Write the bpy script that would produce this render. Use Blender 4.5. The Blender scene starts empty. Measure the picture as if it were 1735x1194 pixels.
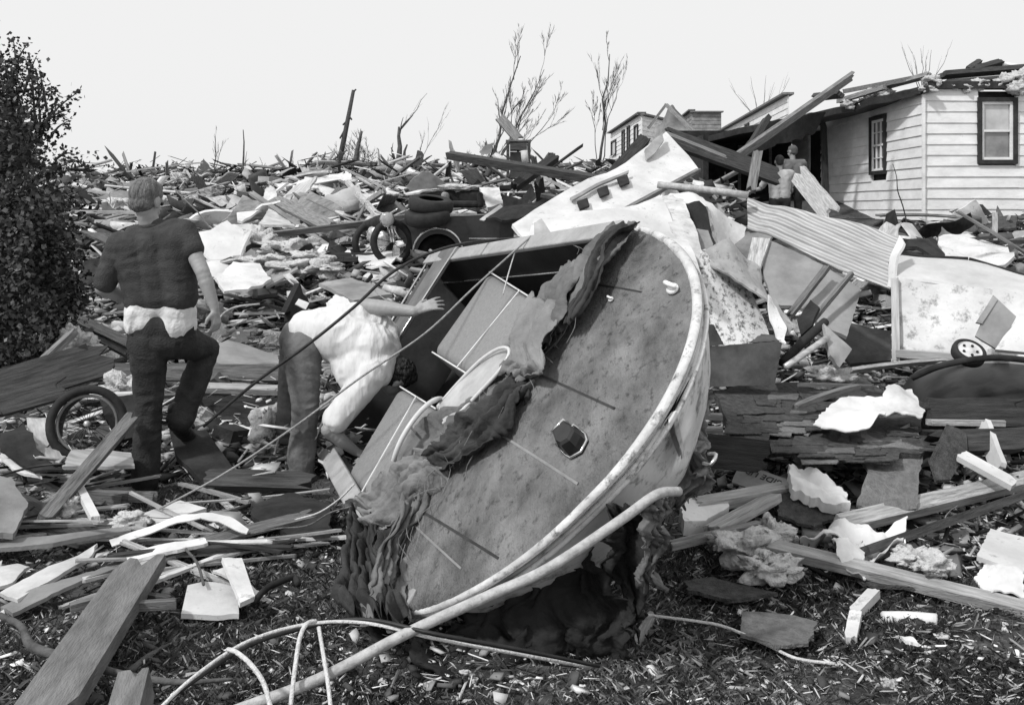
import bpy, bmesh, math, random
import numpy as np
from mathutils import Vector, Matrix, noise
from mathutils.geometry import delaunay_2d_cdt

R = math.radians
random.seed(7)
rng = np.random.default_rng(7)
SC = bpy.context.scene
COL = SC.collection

# ------------------------------------------------------------------ camera
F = 1687.0            # focal length in pixels of the 1735 px wide photograph
CX, HY = 867.5, 355.0 # vanishing column and eye-level row
EYE = 1.6
cam_d = bpy.data.cameras.new("camera")
cam_d.sensor_width = 36.0
cam_d.lens = 36.0 * F / 1735.0
cam_d.shift_y = -(597.0 - HY) / 1735.0
cam_d.clip_start = 0.05
cam_d.clip_end = 3000
cam = bpy.data.objects.new("camera", cam_d)
cam.location = (0, 0, EYE)
cam.rotation_euler = (R(90), 0, 0)
COL.objects.link(cam)
SC.camera = cam

# ------------------------------------------------------------------ light
SUN_DIR = Vector((0.60, 0.50, -0.84)).normalized()   # the way the light travels
sun_d = bpy.data.lights.new("sun", 'SUN')
sun_d.energy = 2.9
sun_d.angle = R(5.0)
sun_d.color = (1.0, 1.0, 1.0)
sun = bpy.data.objects.new("sun", sun_d)
sun.rotation_euler = SUN_DIR.to_track_quat('-Z', 'Y').to_euler()
sun.location = (0, 0, 30)
COL.objects.link(sun)
world = bpy.data.worlds.new("World")
SC.world = world
world.use_nodes = True
wn, wl = world.node_tree.nodes, world.node_tree.links
wn.clear()
sky = wn.new('ShaderNodeTexSky')
sky.sky_type = 'NISHITA'
sky.sun_disc = False
sky.sun_elevation = math.asin(-SUN_DIR.z)
sky.sun_rotation = math.atan2(-SUN_DIR.x, -SUN_DIR.y)
sky.dust_density = 6.0
sky.air_density = 1.0
sky.ozone_density = 1.0
bw = wn.new('ShaderNodeRGBToBW')
mr = wn.new('ShaderNodeMapRange')
mr.inputs['From Min'].default_value = 0.0
mr.inputs['From Max'].default_value = 10.0
mr.inputs['To Min'].default_value = 7.9
mr.inputs['To Max'].default_value = 9.0
bg = wn.new('ShaderNodeBackground')
bg.inputs['Strength'].default_value = 0.108
wo = wn.new('ShaderNodeOutputWorld')
wl.new(sky.outputs[0], bw.inputs[0])
wl.new(bw.outputs[0], mr.inputs[0])
wl.new(mr.outputs[0], bg.inputs['Color'])
wl.new(bg.outputs[0], wo.inputs['Surface'])
SC.view_settings.view_transform = 'Standard'
SC.view_settings.look = 'None'
SC.view_settings.exposure = 0.0
SC.view_settings.gamma = 1.0
SC.render.engine = 'CYCLES'
SC.cycles.max_bounces = 4
SC.cycles.diffuse_bounces = 2

# ------------------------------------------------------------------ helpers
def tag(o, label=None, cat=None, group=None, kind=None):
    if label: o['label'] = label
    if cat: o['category'] = cat
    if group: o['group'] = group
    if kind: o['kind'] = kind
    return o

def empty(name, loc, label, cat, group=None, rz=0.0):
    o = bpy.data.objects.new(name, None)
    o.empty_display_size = 0.1
    o.location = loc
    o.rotation_euler = (0, 0, rz)
    COL.objects.link(o)
    return tag(o, label, cat, group)

def link(name, me, parent=None, world_space=True):
    o = bpy.data.objects.new(name, me)
    COL.objects.link(o)
    if parent is not None:
        o.parent = parent
        if world_space:
            bpy.context.view_layer.update()
            o.matrix_parent_inverse = parent.matrix_world.inverted()
    return o

def meshobj(name, verts, faces, mat, parent=None, smooth=False, world_space=True):
    """verts in world space; the object's origin goes to their centre"""
    v = np.asarray(verts, dtype=float)
    c = v.mean(axis=0) if world_space else np.zeros(3)
    me = bpy.data.meshes.new(name)
    me.from_pydata((v - c).tolist(), [], faces)
    if isinstance(mat, (list, tuple)):
        for m in mat: me.materials.append(m)
    elif mat: me.materials.append(mat)
    if smooth:
        me.polygons.foreach_set('use_smooth', [True] * len(me.polygons))
    me.update()
    o = bpy.data.objects.new(name, me)
    COL.objects.link(o)
    if parent is not None:
        o.parent = parent
        o.matrix_parent_inverse = Matrix.Identity(4)
        if world_space:
            par_m = Matrix.LocRotScale(parent.location, parent.rotation_euler, parent.scale)
            if parent.parent is not None:
                par_m = PM.get(parent.name, par_m)
            o.matrix_parent_inverse = par_m.inverted()
    o.location = c
    if parent is not None and world_space:
        PM[o.name] = Matrix.Translation(c)
    return o
PM = {}

def J(px, py, Y):
    return Vector(((px - CX) / F * Y, Y, EYE - (py - HY) / F * Y))

def S(px_len, Y):
    return px_len * Y / F

def sm(a, b, t):
    t = min(1, max(0, (t - a) / (b - a)))
    return t * t * (3 - 2 * t)

def T(x, y):
    """height of the ground"""
    pts = ((-50, 0), (7, 0), (9.5, .05), (13, .42), (18, 1.0), (26, 1.75), (36, 2.55), (50, 3.3), (66, 3.8), (90, 3.0), (140, 1), (3000, -40))
    z = 0
    for (a, za), (b, zb) in zip(pts, pts[1:]):
        if y <= b:
            t = max(0, (y - a) / (b - a))
            z = za + (zb - za) * t
            break
    z += 0.30 * sm(2, 9, x) * sm(8, 18, y) * (1 - sm(60, 90, y))
    z += 0.50 * math.exp(-((x - 0.8) / 2.4) ** 2 - ((y - 13.5) / 2.6) ** 2)     # wreckage heap under the car
    z += 0.9 * math.exp(-((x - 3.0) / 1.9) ** 2 - ((y - 13.5) / 2.2) ** 2)      # heap under the white panels
    z += .55 * sm(-14, -9, x) * sm(30, 55, y) * (1 - sm(60, 90, y))
    z += sm(40, 60, y) * .30 * noise.noise(Vector((x * .35, y * .3, 4.1)))
    a = sm(7, 12, y)
    z += a * 0.16 * noise.noise(Vector((x * .45, y * .45, 3.1)))
    z += sm(30, 50, y) * 0.5 * noise.noise(Vector((x * .12, y * .12, 9.1)))
    z += 0.03 * noise.noise(Vector((x * 1.7, y * 1.7, 1.1)))
    return z

def G(px, py, h=0.0, ymax=90):
    """ray through a pixel down to the ground (+h)"""
    y = 2.2
    dx, dz = (px - CX) / F, -(py - HY) / F
    while y < ymax:
        if EYE + dz * y <= T(dx * y, y) + h:
            break
        y *= 1.012
    return Vector((dx * y, y, EYE + dz * y))

def V3(p, h=0.0):
    if len(p) == 2: return G(p[0], p[1], h)
    if p[2] is None: return G(p[0], p[1], h)
    return J(*p)

# ------------------------------------------------------------------ materials
MATS = {}
def mat(name, lo, hi=None, scale=8.0, rough=.8, bump=.15, bscale=40.0, metal=0.0, stretch=(1, 1, 1),
        rand=0.0, spots=0.0, spot_scale=20.0, spot_col=.03, contrast=.35, spec=.3):
    if name in MATS: return MATS[name]
    if hi is None: hi = lo
    m = bpy.data.materials.new(name)
    m.use_nodes = True
    n, l = m.node_tree.nodes, m.node_tree.links
    b = n['Principled BSDF']
    b.inputs['Roughness'].default_value = rough
    b.inputs['Metallic'].default_value = metal
    b.inputs['Specular IOR Level'].default_value = spec
    tc = n.new('ShaderNodeTexCoord')
    mp = n.new('ShaderNodeMapping')
    mp.inputs['Scale'].default_value = stretch
    l.new(tc.outputs['Object'], mp.inputs['Vector'])
    oi = n.new('ShaderNodeObjectInfo')
    ad = n.new('ShaderNodeVectorMath'); ad.operation = 'ADD'
    mu = n.new('ShaderNodeMath'); mu.operation = 'MULTIPLY'; mu.inputs[1].default_value = 37.0
    l.new(oi.outputs['Random'], mu.inputs[0])
    l.new(mp.outputs[0], ad.inputs[0]); l.new(mu.outputs[0], ad.inputs[1])
    nz = n.new('ShaderNodeTexNoise')
    nz.inputs['Scale'].default_value = scale
    nz.inputs['Detail'].default_value = 6
    nz.inputs['Roughness'].default_value = .65
    l.new(ad.outputs[0], nz.inputs['Vector'])
    mrg = n.new('ShaderNodeMapRange')
    mrg.inputs['From Min'].default_value = .5 - contrast / 2
    mrg.inputs['From Max'].default_value = .5 + contrast / 2
    mrg.inputs['To Min'].default_value = lo
    mrg.inputs['To Max'].default_value = hi
    l.new(nz.outputs['Fac'], mrg.inputs['Value'])
    out = mrg.outputs[0]
    if rand:
        rm = n.new('ShaderNodeMapRange')
        rm.inputs['To Min'].default_value = 1 - rand
        rm.inputs['To Max'].default_value = 1 + rand * .8
        l.new(oi.outputs['Random'], rm.inputs['Value'])
        mm = n.new('ShaderNodeMath'); mm.operation = 'MULTIPLY'
        l.new(out, mm.inputs[0]); l.new(rm.outputs[0], mm.inputs[1])
        out = mm.outputs[0]
    if spots:
        sn = n.new('ShaderNodeTexNoise')
        sn.inputs['Scale'].default_value = spot_scale
        sn.inputs['Detail'].default_value = 9
        sn.inputs['Roughness'].default_value = .72
        l.new(ad.outputs[0], sn.inputs['Vector'])
        sr = n.new('ShaderNodeMapRange')
        sr.inputs['From Min'].default_value = 1 - spots - .05
        sr.inputs['From Max'].default_value = 1 - spots + .09
        l.new(sn.outputs['Fac'], sr.inputs['Value'])
        mx = n.new('ShaderNodeMix')
        l.new(sr.outputs[0], mx.inputs['Factor'])
        l.new(out, mx.inputs['A'])
        mx.inputs['B'].default_value = spot_col
        out = mx.outputs['Result']
    l.new(out, b.inputs['Base Color'])
    if bump:
        bn = n.new('ShaderNodeTexNoise')
        bn.inputs['Scale'].default_value = bscale
        bn.inputs['Detail'].default_value = 5
        l.new(ad.outputs[0], bn.inputs['Vector'])
        bp = n.new('ShaderNodeBump')
        bp.inputs['Strength'].default_value = bump
        bp.inputs['Distance'].default_value = .02
        l.new(bn.outputs['Fac'], bp.inputs['Height'])
        l.new(bp.outputs[0], b.inputs['Normal'])
    MATS[name] = m
    return m

WOODS = (1, 9, 9)
M_wood = mat('weathered_wood', .09, .30, 5, .85, .6, 30, stretch=(1, 12, 12), rand=.4, spots=.38, spot_scale=2.6, spot_col=.05)
M_woodl = mat('pale_wood', .24, .56, 5, .8, .6, 30, stretch=(1, 12, 12), rand=.3, spots=.38, spot_scale=2.4, spot_col=.10)
M_woodd = mat('dark_wood', .02, .08, 5, .85, .5, 30, stretch=(1, 12, 12), rand=.4)
M_white = mat('white_paint', .36, .68, 4, .6, .2, 30, spots=.30, spot_scale=9, spot_col=.25, rand=.15)
M_whiteb = mat('clean_white_paint', .50, .76, 3, .6, .2, 30, spots=.38, spot_scale=12, spot_col=.24, rand=.12)
M_grey = mat('grey_board', .16, .34, 3, .8, .25, 30, rand=.3)
M_tar = mat('tar_shingle', .035, .10, 26, .95, .8, 120, spots=.3, spot_scale=30, spot_col=.22)
M_tarl = mat('pale_shingle', .12, .22, 26, .95, .8, 120, rand=.3)
M_black = mat('black_rubber', .012, .03, 10, .75, .2)
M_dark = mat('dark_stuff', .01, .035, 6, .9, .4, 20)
M_metal = mat('galvanised_metal', .30, .62, 3, .42, .1, 6, metal=.35, stretch=(1, 8, 8), spec=.5)
M_chrome = mat('chrome_trim', .55, .7, 8, .2, .05, metal=.9)
M_insul = mat('insulation_wool', .34, .74, 14, 1, 1.0, 45, spots=.42, spot_scale=14, spot_col=.10)
M_paper = mat('white_paper', .55, .76, 4, .85, .35, 12, spots=.34, spot_scale=9, spot_col=.3)
M_card = mat('cardboard', .30, .42, 6, .9, .2, 20)
M_cardd = mat('dark_cardboard', .05, .12, 6, .85, .3, 14, stretch=(1, 1, 3))
M_bark = mat('bark', .04, .13, 10, .9, .5, 40)
M_rope = mat('rope', .5, .7, 60, .9, .6, 120)
M_cable = mat('black_cable', .012, .03, 20, .5, .1)
M_conc = mat('concrete', .2, .42, 9, .95, .6, 40, spots=.34, spot_scale=14, spot_col=.1)

# ------------------------------------------------------------------ generic builders
def outline_refine(pts2, step, rag, seed):
    out = []
    n = len(pts2)
    for i in range(n):
        a, b = pts2[i], pts2[(i + 1) % n]
        L = (b - a).length
        k = max(1, int(L / step))
        nn = Vector((-(b - a).y, (b - a).x)).normalized() if L > 0 else Vector((0, 0))
        for j in range(k):
            t = j / k
            p = a.lerp(b, t)
            if rag and j > 0:
                q = noise.noise(Vector((p.x / rag * .35, p.y / rag * .35, seed))) + .6 * noise.noise(Vector((p.x / rag * 1.4, p.y / rag * 1.4, seed + 5)))
                p = p + nn * rag * q
            out.append(p)
    return out

def sheet(name, label, cat, pts, m, t=.012, warp=.02, rag=0.0, group=None, parent=None, h=.03, wscale=2.0, smooth=True, corr=None, seed=None, div=11):
    if h == .03 and len(pts[0]) == 2: h = .075
    seed = random.random() * 90 if seed is None else seed
    P = [V3(p, h) if not isinstance(p, Vector) else p for p in pts]
    A = np.array([list(p) for p in P])
    c = A.mean(axis=0)
    u, s, vt = np.linalg.svd(A - c)
    nrm = Vector(vt[2]); 
    view = Vector(c) - Vector((0, 0, EYE))
    if nrm.dot(view) > 0: nrm = -nrm
    ex = Vector(vt[0]); ey = nrm.cross(ex)
    C = Vector(c)
    p2 = [Vector(((p - C).dot(ex), (p - C).dot(ey))) for p in P]
    res = [(p - C).dot(nrm) for p in P]
    if warp == 0.0: res = [0.0] * len(P)
    size = max((a - b).length for a in p2 for b in p2)
    step = size / div
    ol = outline_refine(p2, step * .6, rag, seed)
    no = len(ol)
    pts_in = []
    xs = [p.x for p in ol]; ys = [p.y for p in ol]
    gx = np.arange(min(xs), max(xs), step); gy = np.arange(min(ys), max(ys), step)
    def inside(q):
        r = False
        for i in range(no):
            a, b = ol[i], ol[(i + 1) % no]
            if (a.y > q.y) != (b.y > q.y) and q.x < (b.x - a.x) * (q.y - a.y) / (b.y - a.y) + a.x: r = not r
        return r
    for x in gx:
        for y in gy:
            q = Vector((x + random.uniform(-.2, .2) * step, y + random.uniform(-.2, .2) * step))
            if inside(q) and min((q - e).length for e in ol) > step * .35: pts_in.append(q)
    vs, es, fs, *_ = delaunay_2d_cdt(ol + pts_in, [], [list(range(no))], 1, 1e-6)
    top = []
    for q in vs:
        w = [1 / ((q - a).length_squared + 1e-5) ** 1.2 for a in p2]
        d = sum(a * b for a, b in zip(w, res)) / sum(w)
        d += warp * noise.noise(Vector((q.x * wscale, q.y * wscale, seed))) * 2 + warp * .4 * noise.noise(Vector((q.x * wscale * 4, q.y * wscale * 4, seed)))
        if corr:
            ang, per, amp = corr
            d += amp * math.sin((q.x * math.cos(ang) + q.y * math.sin(ang)) / per * 2 * math.pi)
        top.append(C + ex * q.x + ey * q.y + nrm * d)
    bot = [p - nrm * t for p in top]
    faces = [list(f) for f in fs]
    ec = {}
    for f in fs:
        for i in range(len(f)):
            e = (f[i], f[(i + 1) % len(f)])
            ec[e] = 1
    bnd = [e for e in ec if (e[1], e[0]) not in ec]
    n = len(top)
    verts = top + bot
    faces += [[i + n for i in reversed(f)] for f in fs]
    k = len(verts)
    for a, b in bnd:
        verts += [top[a], top[b], bot[b], bot[a]]
        faces.append([k + 3, k + 2, k + 1, k]); k += 4
    # local frame so that procedural textures run along the sheet
    rot = Matrix((ex, ey, nrm)).transposed()
    loc = [rot.transposed() @ (v - C) for v in verts]
    me = bpy.data.meshes.new(name)
    me.from_pydata([tuple(v) for v in loc], [], faces)
    me.materials.append(m)
    if smooth: me.polygons.foreach_set('use_smooth', [True] * len(me.polygons))
    o = bpy.data.objects.new(name, me)
    COL.objects.link(o)
    o.matrix_world = Matrix.Translation(C) @ rot.to_4x4()
    if parent is not None: attach(o, parent)
    if label or group: tag(o, label, cat, group)
    PLANES[o.name] = (C, nrm)
    return o
PLANES = {}
def on_plane(o, px, py, off=0.0):
    C, n = PLANES[o.name]
    d = Vector(((px - CX) / F, 1, -(py - HY) / F)); E = Vector((0, 0, EYE))
    return E + d * ((C + n * off - E).dot(n) / d.dot(n))

def attach(o, parent):
    """parent o keeping its place; o.matrix_basis holds its world matrix"""
    chain = Matrix.Identity(4)
    p = parent
    mats = []
    while p is not None:
        mats.append(p.matrix_basis.copy() if p.parent is None else p.matrix_parent_inverse @ p.matrix_basis)
        p = p.parent
    for q in reversed(mats): chain = chain @ q
    o.parent = parent
    o.matrix_parent_inverse = chain.inverted()
    return o

def plank_mesh(name, L, w, t, m, bend=0.0, broken=.5, seg=6):
    verts, faces = [], []
    j0 = [random.uniform(0, broken * w) for _ in range(4)]
    j1 = [random.uniform(0, broken * w) for _ in range(4)]
    ph = random.random() * 6
    M_ = 6
    ring = [(-1 + 2 * q / (M_ - 1), -1) for q in range(M_)] + [(1 - 2 * q / (M_ - 1), 1) for q in range(M_)]
    N_ = len(ring)
    def jag(): 
        z = [random.random() ** 2 * w * broken * (2.2 if random.random() < .35 else .8) for _ in range(M_)]
        return z + [max(0, v_ + random.uniform(-.2, .2) * w * broken) for v_ in reversed(z)]
    J0, J1 = jag(), jag()
    chip = [random.uniform(0, .05) * w if random.random() < .4 else 0 for _ in range(seg + 1)]
    for i in range(seg + 1):
        s = i / seg
        x = -L / 2 + L * s
        bz = bend * L * (.25 - (s - .5) ** 2)
        by = bend * .4 * L * math.sin(s * 2.3 + ph) * .3
        for k, (a, b) in enumerate(ring):
            xx = x + (J0[k] if i == 0 else 0) - (J1[k] if i == seg else 0)
            verts.append((xx, by + a * (w / 2 - (chip[i] if a > 0 else 0)), bz + b * t / 2))
    for i in range(seg):
        a = i * N_
        for k in range(N_):
            faces.append((a + k, a + (k + 1) % N_, a + N_ + (k + 1) % N_, a + N_ + k))
    for e, fl in ((0, True), (seg * N_, False)):
        for q in range(M_ - 1):
            f_ = (e + q, e + q + 1, e + N_ - 2 - q, e + N_ - 1 - q)
            faces.append(tuple(reversed(f_)) if fl else f_)
    me = bpy.data.meshes.new(name)
    me.from_pydata(verts, [], faces)
    me.materials.append(m)
    return me

def orient(p0, p1, roll=0.0):
    ax = (p1 - p0).normalized()
    up = Vector((0, 0, 1))
    if abs(ax.z) > .98: up = Vector((0, 1, 0))
    y = up.cross(ax).normalized()
    z = ax.cross(y)
    m = Matrix((ax, y, z)).transposed()
    return Matrix.Translation((p0 + p1) / 2) @ (m @ Matrix.Rotation(R(roll), 3, 'X')).to_4x4()

def plank(name, label, cat, a, b, w, t, m, roll=0.0, bend=0.0, broken=.4, group=None, parent=None, h=.03, h1=None):
    p0 = a if isinstance(a, Vector) else V3(a, h)
    p1 = b if isinstance(b, Vector) else V3(b, h if h1 is None else h1)
    me = plank_mesh(name, (p1 - p0).length, w, t, m, bend, broken)
    o = bpy.data.objects.new(name, me)
    COL.objects.link(o)
    o.matrix_world = orient(p0, p1, roll)
    if parent is not None: attach(o, parent)
    if label or group: tag(o, label, cat, group)
    return o

def catmull(P, n=6):
    P = [Vector(p) for p in P]
    if len(P) < 3:
        return [P[0].lerp(P[-1], i / n) for i in range(n + 1)]
    Q = [P[0] * 2 - P[1]] + P + [P[-1] * 2 - P[-2]]
    out = []
    for i in range(1, len(Q) - 2):
        for k in range(n):
            t = k / n
            a, b, c, d = Q[i - 1], Q[i], Q[i + 1], Q[i + 2]
            out.append(.5 * (2 * b + (c - a) * t + (2 * a - 5 * b + 4 * c - d) * t * t + (3 * b - a - 3 * c + d) * t ** 3))
    out.append(P[-1])
    return out

def tube_geo(pts, rad, sides=8, closed=False):
    verts, faces = [], []
    n = len(pts)
    rads = rad if isinstance(rad, (list, tuple)) else [rad] * n
    if len(rads) != n:
        rads = list(np.interp(np.linspace(0, 1, n), np.linspace(0, 1, len(rads)), rads))
    up = Vector((0.123, .3, 1)).normalized()
    for i, p in enumerate(pts):
        if closed: d = pts[(i + 1) % n] - pts[i - 1]
        else: d = pts[min(n - 1, i + 1)] - pts[max(0, i - 1)]
        if d.length < 1e-9: d = Vector((1, 0, 0))
        d.normalize()
        x = up.cross(d)
        if x.length < .05: x = Vector((1, 0, 0)).cross(d)
        x.normalize(); y = d.cross(x)
        up = y
        for k in range(sides):
            a = 2 * math.pi * k / sides
            verts.append(p + (x * math.cos(a) + y * math.sin(a)) * rads[i])
    m = n if closed else n - 1
    for i in range(m):
        a, b = i * sides, ((i + 1) % n) * sides
        for k in range(sides):
            faces.append((a + k, a + (k + 1) % sides, b + (k + 1) % sides, b + k))
    if not closed:
        faces.append(tuple(reversed(range(sides))))
        faces.append(tuple(range((n - 1) * sides, n * sides)))
    return verts, faces

def tube(name, label, cat, pts, r, m, group=None, parent=None, h=.03, sides=8, n=6, closed=False, smooth=True):
    P = [p if isinstance(p, Vector) else V3(p, h) for p in pts]
    if not closed: P = catmull(P, n)
    v, f = tube_geo(P, r, sides, closed)
    o = meshobj(name, [tuple(x) for x in v], f, m, None, smooth)
    if parent is not None: attach(o, parent)
    if label or group: tag(o, label, cat, group)
    return o

class MB:
    def __init__(s): s.v, s.f = [], []
    def add(s, v, f):
        k = len(s.v); s.v += [tuple(x) for x in v]; s.f += [tuple(i + k for i in q) for q in f]
        return s
    def box(s, c, d, rot=None):
        c = Vector(c)
        vs = [Vector((x * d[0] / 2, y * d[1] / 2, z * d[2] / 2)) for x in (-1, 1) for y in (-1, 1) for z in (-1, 1)]
        if rot is not None: vs = [rot @ v for v in vs]
        return s.add([v + c for v in vs], [(0, 1, 3, 2), (4, 6, 7, 5), (0, 4, 5, 1), (2, 3, 7, 6), (0, 2, 6, 4), (1, 5, 7, 3)])
    def tube(s, pts, r, sides=8, closed=False, n=0):
        P = [Vector(p) for p in pts]
        if n: P = catmull(P, n)
        return s.add(*tube_geo(P, r, sides, closed))
    def build(s, name, m, parent=None, smooth=False):
        o = meshobj(name, s.v, s.f, m, None, smooth)
        if parent is not None: attach(o, parent)
        return o

def sphere_geo(c, r, seg=16, rings=10, rot=None):
    c = Vector(c); r = (r, r, r) if isinstance(r, (int, float)) else r
    v = [Vector((0, 0, r[2]))]; f = []
    for i in range(1, rings):
        th = math.pi * i / rings
        for k in range(seg):
            a = 2 * math.pi * k / seg
            v.append(Vector((r[0] * math.sin(th) * math.cos(a), r[1] * math.sin(th) * math.sin(a), r[2] * math.cos(th))))
    v.append(Vector((0, 0, -r[2])))
    for k in range(seg):
        f.append((0, 1 + k, 1 + (k + 1) % seg))
        for i in range(rings - 2):
            a, b = 1 + i * seg, 1 + (i + 1) * seg
            f.append((a + k, b + k, b + (k + 1) % seg, a + (k + 1) % seg))
        a = 1 + (rings - 2) * seg
        f.append((a + k, len(v) - 1, a + (k + 1) % seg))
    if rot is not None: v = [rot @ x for x in v]
    return [x + c for x in v], f

def capsule_geo(a, ra, b, rb, n=7):
    vs, fs = [], []
    for i in range(n + 1):
        t = i / n
        v, f = sphere_geo(a.lerp(b, t), ra + (rb - ra) * t, 14, 9)
        k = len(vs); vs += v; fs += [tuple(j + k for j in q) for q in f]
    return vs, fs

def blob(name, parts, m, parent=None, voxel=.009, smooth=6, wr=0.0, wsc=14.0, wdir=(1, 1, 1), label=None):
    """one continuous surface from tapered capsules (a, ra, b, rb) and ellipsoids (c, (rx, ry, rz), rot)"""
    mb = MB()
    for p in parts:
        if len(p) == 4:
            L = (Vector(p[2]) - Vector(p[0])).length
            k = max(2, int(L / (min(p[1], p[3]) * .55)))
            mb.add(*capsule_geo(Vector(p[0]), p[1], Vector(p[2]), p[3], min(k, 16)))
        else: mb.add(*sphere_geo(p[0], p[1], 20, 14, p[2]))
    me = bpy.data.meshes.new('tmp')
    me.from_pydata(mb.v, [], mb.f)
    o = bpy.data.objects.new('tmp', me)
    COL.objects.link(o)
    r = o.modifiers.new('r', 'REMESH'); r.mode = 'VOXEL'; r.voxel_size = voxel
    s = o.modifiers.new('s', 'SMOOTH'); s.iterations = smooth; s.factor = .6
    dg = bpy.context.evaluated_depsgraph_get()
    me2 = bpy.data.meshes.new_from_object(o.evaluated_get(dg))
    bpy.data.objects.remove(o)
    n = len(me2.vertices)
    co = np.empty(n * 3); me2.vertices.foreach_get('co', co); co = co.reshape(-1, 3)
    if wr:
        nr = np.empty(n * 3); me2.vertices.foreach_get('normal', nr); nr = nr.reshape(-1, 3)
        for i in range(n):
            q = Vector(co[i])
            w = Vector((q.x * wdir[0], q.y * wdir[1], q.z * wdir[2])) * wsc
            d = noise.noise(w + Vector((noise.noise(q * 6) * 1.6, 0, noise.noise(q * 5) * 1.6)))
            d = (1 - abs(d) * 2.2)
            co[i] += nr[i] * wr * d
    c = co.mean(axis=0)
    me2.vertices.foreach_set('co', (co - c).ravel())
    me2.name = name
    me2.materials.clear(); me2.materials.append(m)
    me2.polygons.foreach_set('use_smooth', [True] * len(me2.polygons))
    me2.update()
    o = bpy.data.objects.new(name, me2)
    COL.objects.link(o)
    o.location = c
    if parent is not None: attach(o, parent)
    if label: o['label'] = label
    return o

def drape(name, label, cat, rows, m, folds=3, amp=.03, rag=.02, nu=44, nv=30, parent=None, group=None, t=.004):
    """cloth between rails: rows = list of (left, right) world points along its length"""
    Ls = catmull([r[0] for r in rows], max(2, nu // (len(rows) - 1)))
    Rs = catmull([r[1] for r in rows], max(2, nu // (len(rows) - 1)))
    n = len(Ls)
    sd = random.random() * 50
    verts, faces = [], []
    for i in range(n):
        a, b = Ls[i], Rs[i]
        d = Ls[min(n - 1, i + 1)] - Ls[max(0, i - 1)]
        nr = (b - a).cross(d)
        if nr.length < 1e-9: nr = Vector((0, -1, 0))
        nr.normalize()
        if nr.y > 0: nr = -nr
        wa = rag * (noise.noise(Vector((i * .12, sd, 0))) * 2 + .5 * noise.noise(Vector((i * .7, sd, 2))))
        wb = rag * (noise.noise(Vector((i * .12, sd + 9, 0))) * 2 + .5 * noise.noise(Vector((i * .7, sd + 5, 2))))
        w = (b - a).normalized()
        for j in range(nv + 1):
            s = j / nv
            p = (a + w * wa).lerp(b + w * wb, s)
            f = math.sin(s * folds * 2.4 * math.pi + 3.5 * noise.noise(Vector((i * .035, s * 1.5, sd)))) * amp * .55 + amp * .5 * (1 - 2 * abs(noise.noise(Vector((i * .05 + s * 2, s * 7, sd + 20)))) * 2)
            f += amp * .8 * noise.noise(Vector((i * .05, s * 3, sd + 3)))
            if i in (0, n - 1): p = p + d.normalized() * rag * noise.noise(Vector((s * 7, sd, 4))) * 2
            p = p + nr * f
            q_ = p * 9 + Vector((sd, 0, 0))
            verts.append(p + Vector((noise.noise(q_), noise.noise(q_ + Vector((7, 0, 0))), noise.noise(q_ + Vector((0, 7, 0))))) * amp * .45 + nr * amp * .5 * (.25 - abs(noise.noise(q_ * 2.6))))
    for i in range(n - 1):
        for j in range(nv):
            a = i * (nv + 1) + j
            faces.append((a, a + 1, a + nv + 2, a + nv + 1))
    o = meshobj(name, [tuple(v) for v in verts], faces, m, None, True)
    sol = o.modifiers.new('solid', 'SOLIDIFY'); sol.thickness = t
    if parent is not None: attach(o, parent)
    if label or group: tag(o, label, cat, group)
    return o

def lump(name, label, cat, c, r, m, amp=.35, freq=2.5, group=None, parent=None, seg=34, rot=None):
    v, f = sphere_geo((0, 0, 0), 1.0, seg, seg * 2 // 3)
    sd = random.random() * 40
    out = []
    for q in v:
        k = 1 + amp * noise.noise(q * freq * .6 + Vector((sd, 0, 0))) * 1.6 + amp * .6 * noise.noise(q * freq * 2 + Vector((0, sd, 0))) + amp * .35 * noise.noise(q * freq * 5 + Vector((sd, sd, 0)))
        p = Vector((q.x * r[0], q.y * r[1], q.z * r[2])) * k
        if rot is not None: p = rot @ p
        out.append(p + Vector(c))
    o = meshobj(name, [tuple(x) for x in out], f, m, None, True)
    if parent is not None: attach(o, parent)
    if label or group: tag(o, label, cat, group)
    return o

# ================================================================== THE GROUND
def build_ground():
    ys = [-6, -3, -1, 0, 1, 2] + list(np.arange(2.4, 12, .12)) + list(np.arange(12, 30, .3)) + list(np.arange(30, 70, 1.0)) + [72, 76, 80, 86, 92, 100, 115, 140, 200, 300, 600, 1200, 2500]
    us = np.linspace(-1.3, 1.3, 200)
    verts, faces = [], []
    for y in ys:
        w = max(6, abs(y)) 
        for u in us:
            x = u * w * (1 if y < 100 else 1.3)
            verts.append((x, y, T(x, y)))
    n = len(us)
    for i in range(len(ys) - 1):
        for j in range(n - 1):
            a = i * n + j
            faces.append((a, a + 1, a + n + 1, a + n))
    g = mat('torn_up_ground', .02, .11, 2.6, .95, .9, 25, spots=.40, spot_scale=22, spot_col=.2)
    o = meshobj('ground', verts, faces, g, None, True, world_space=False)
    tag(o, kind='structure')
build_ground()

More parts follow.
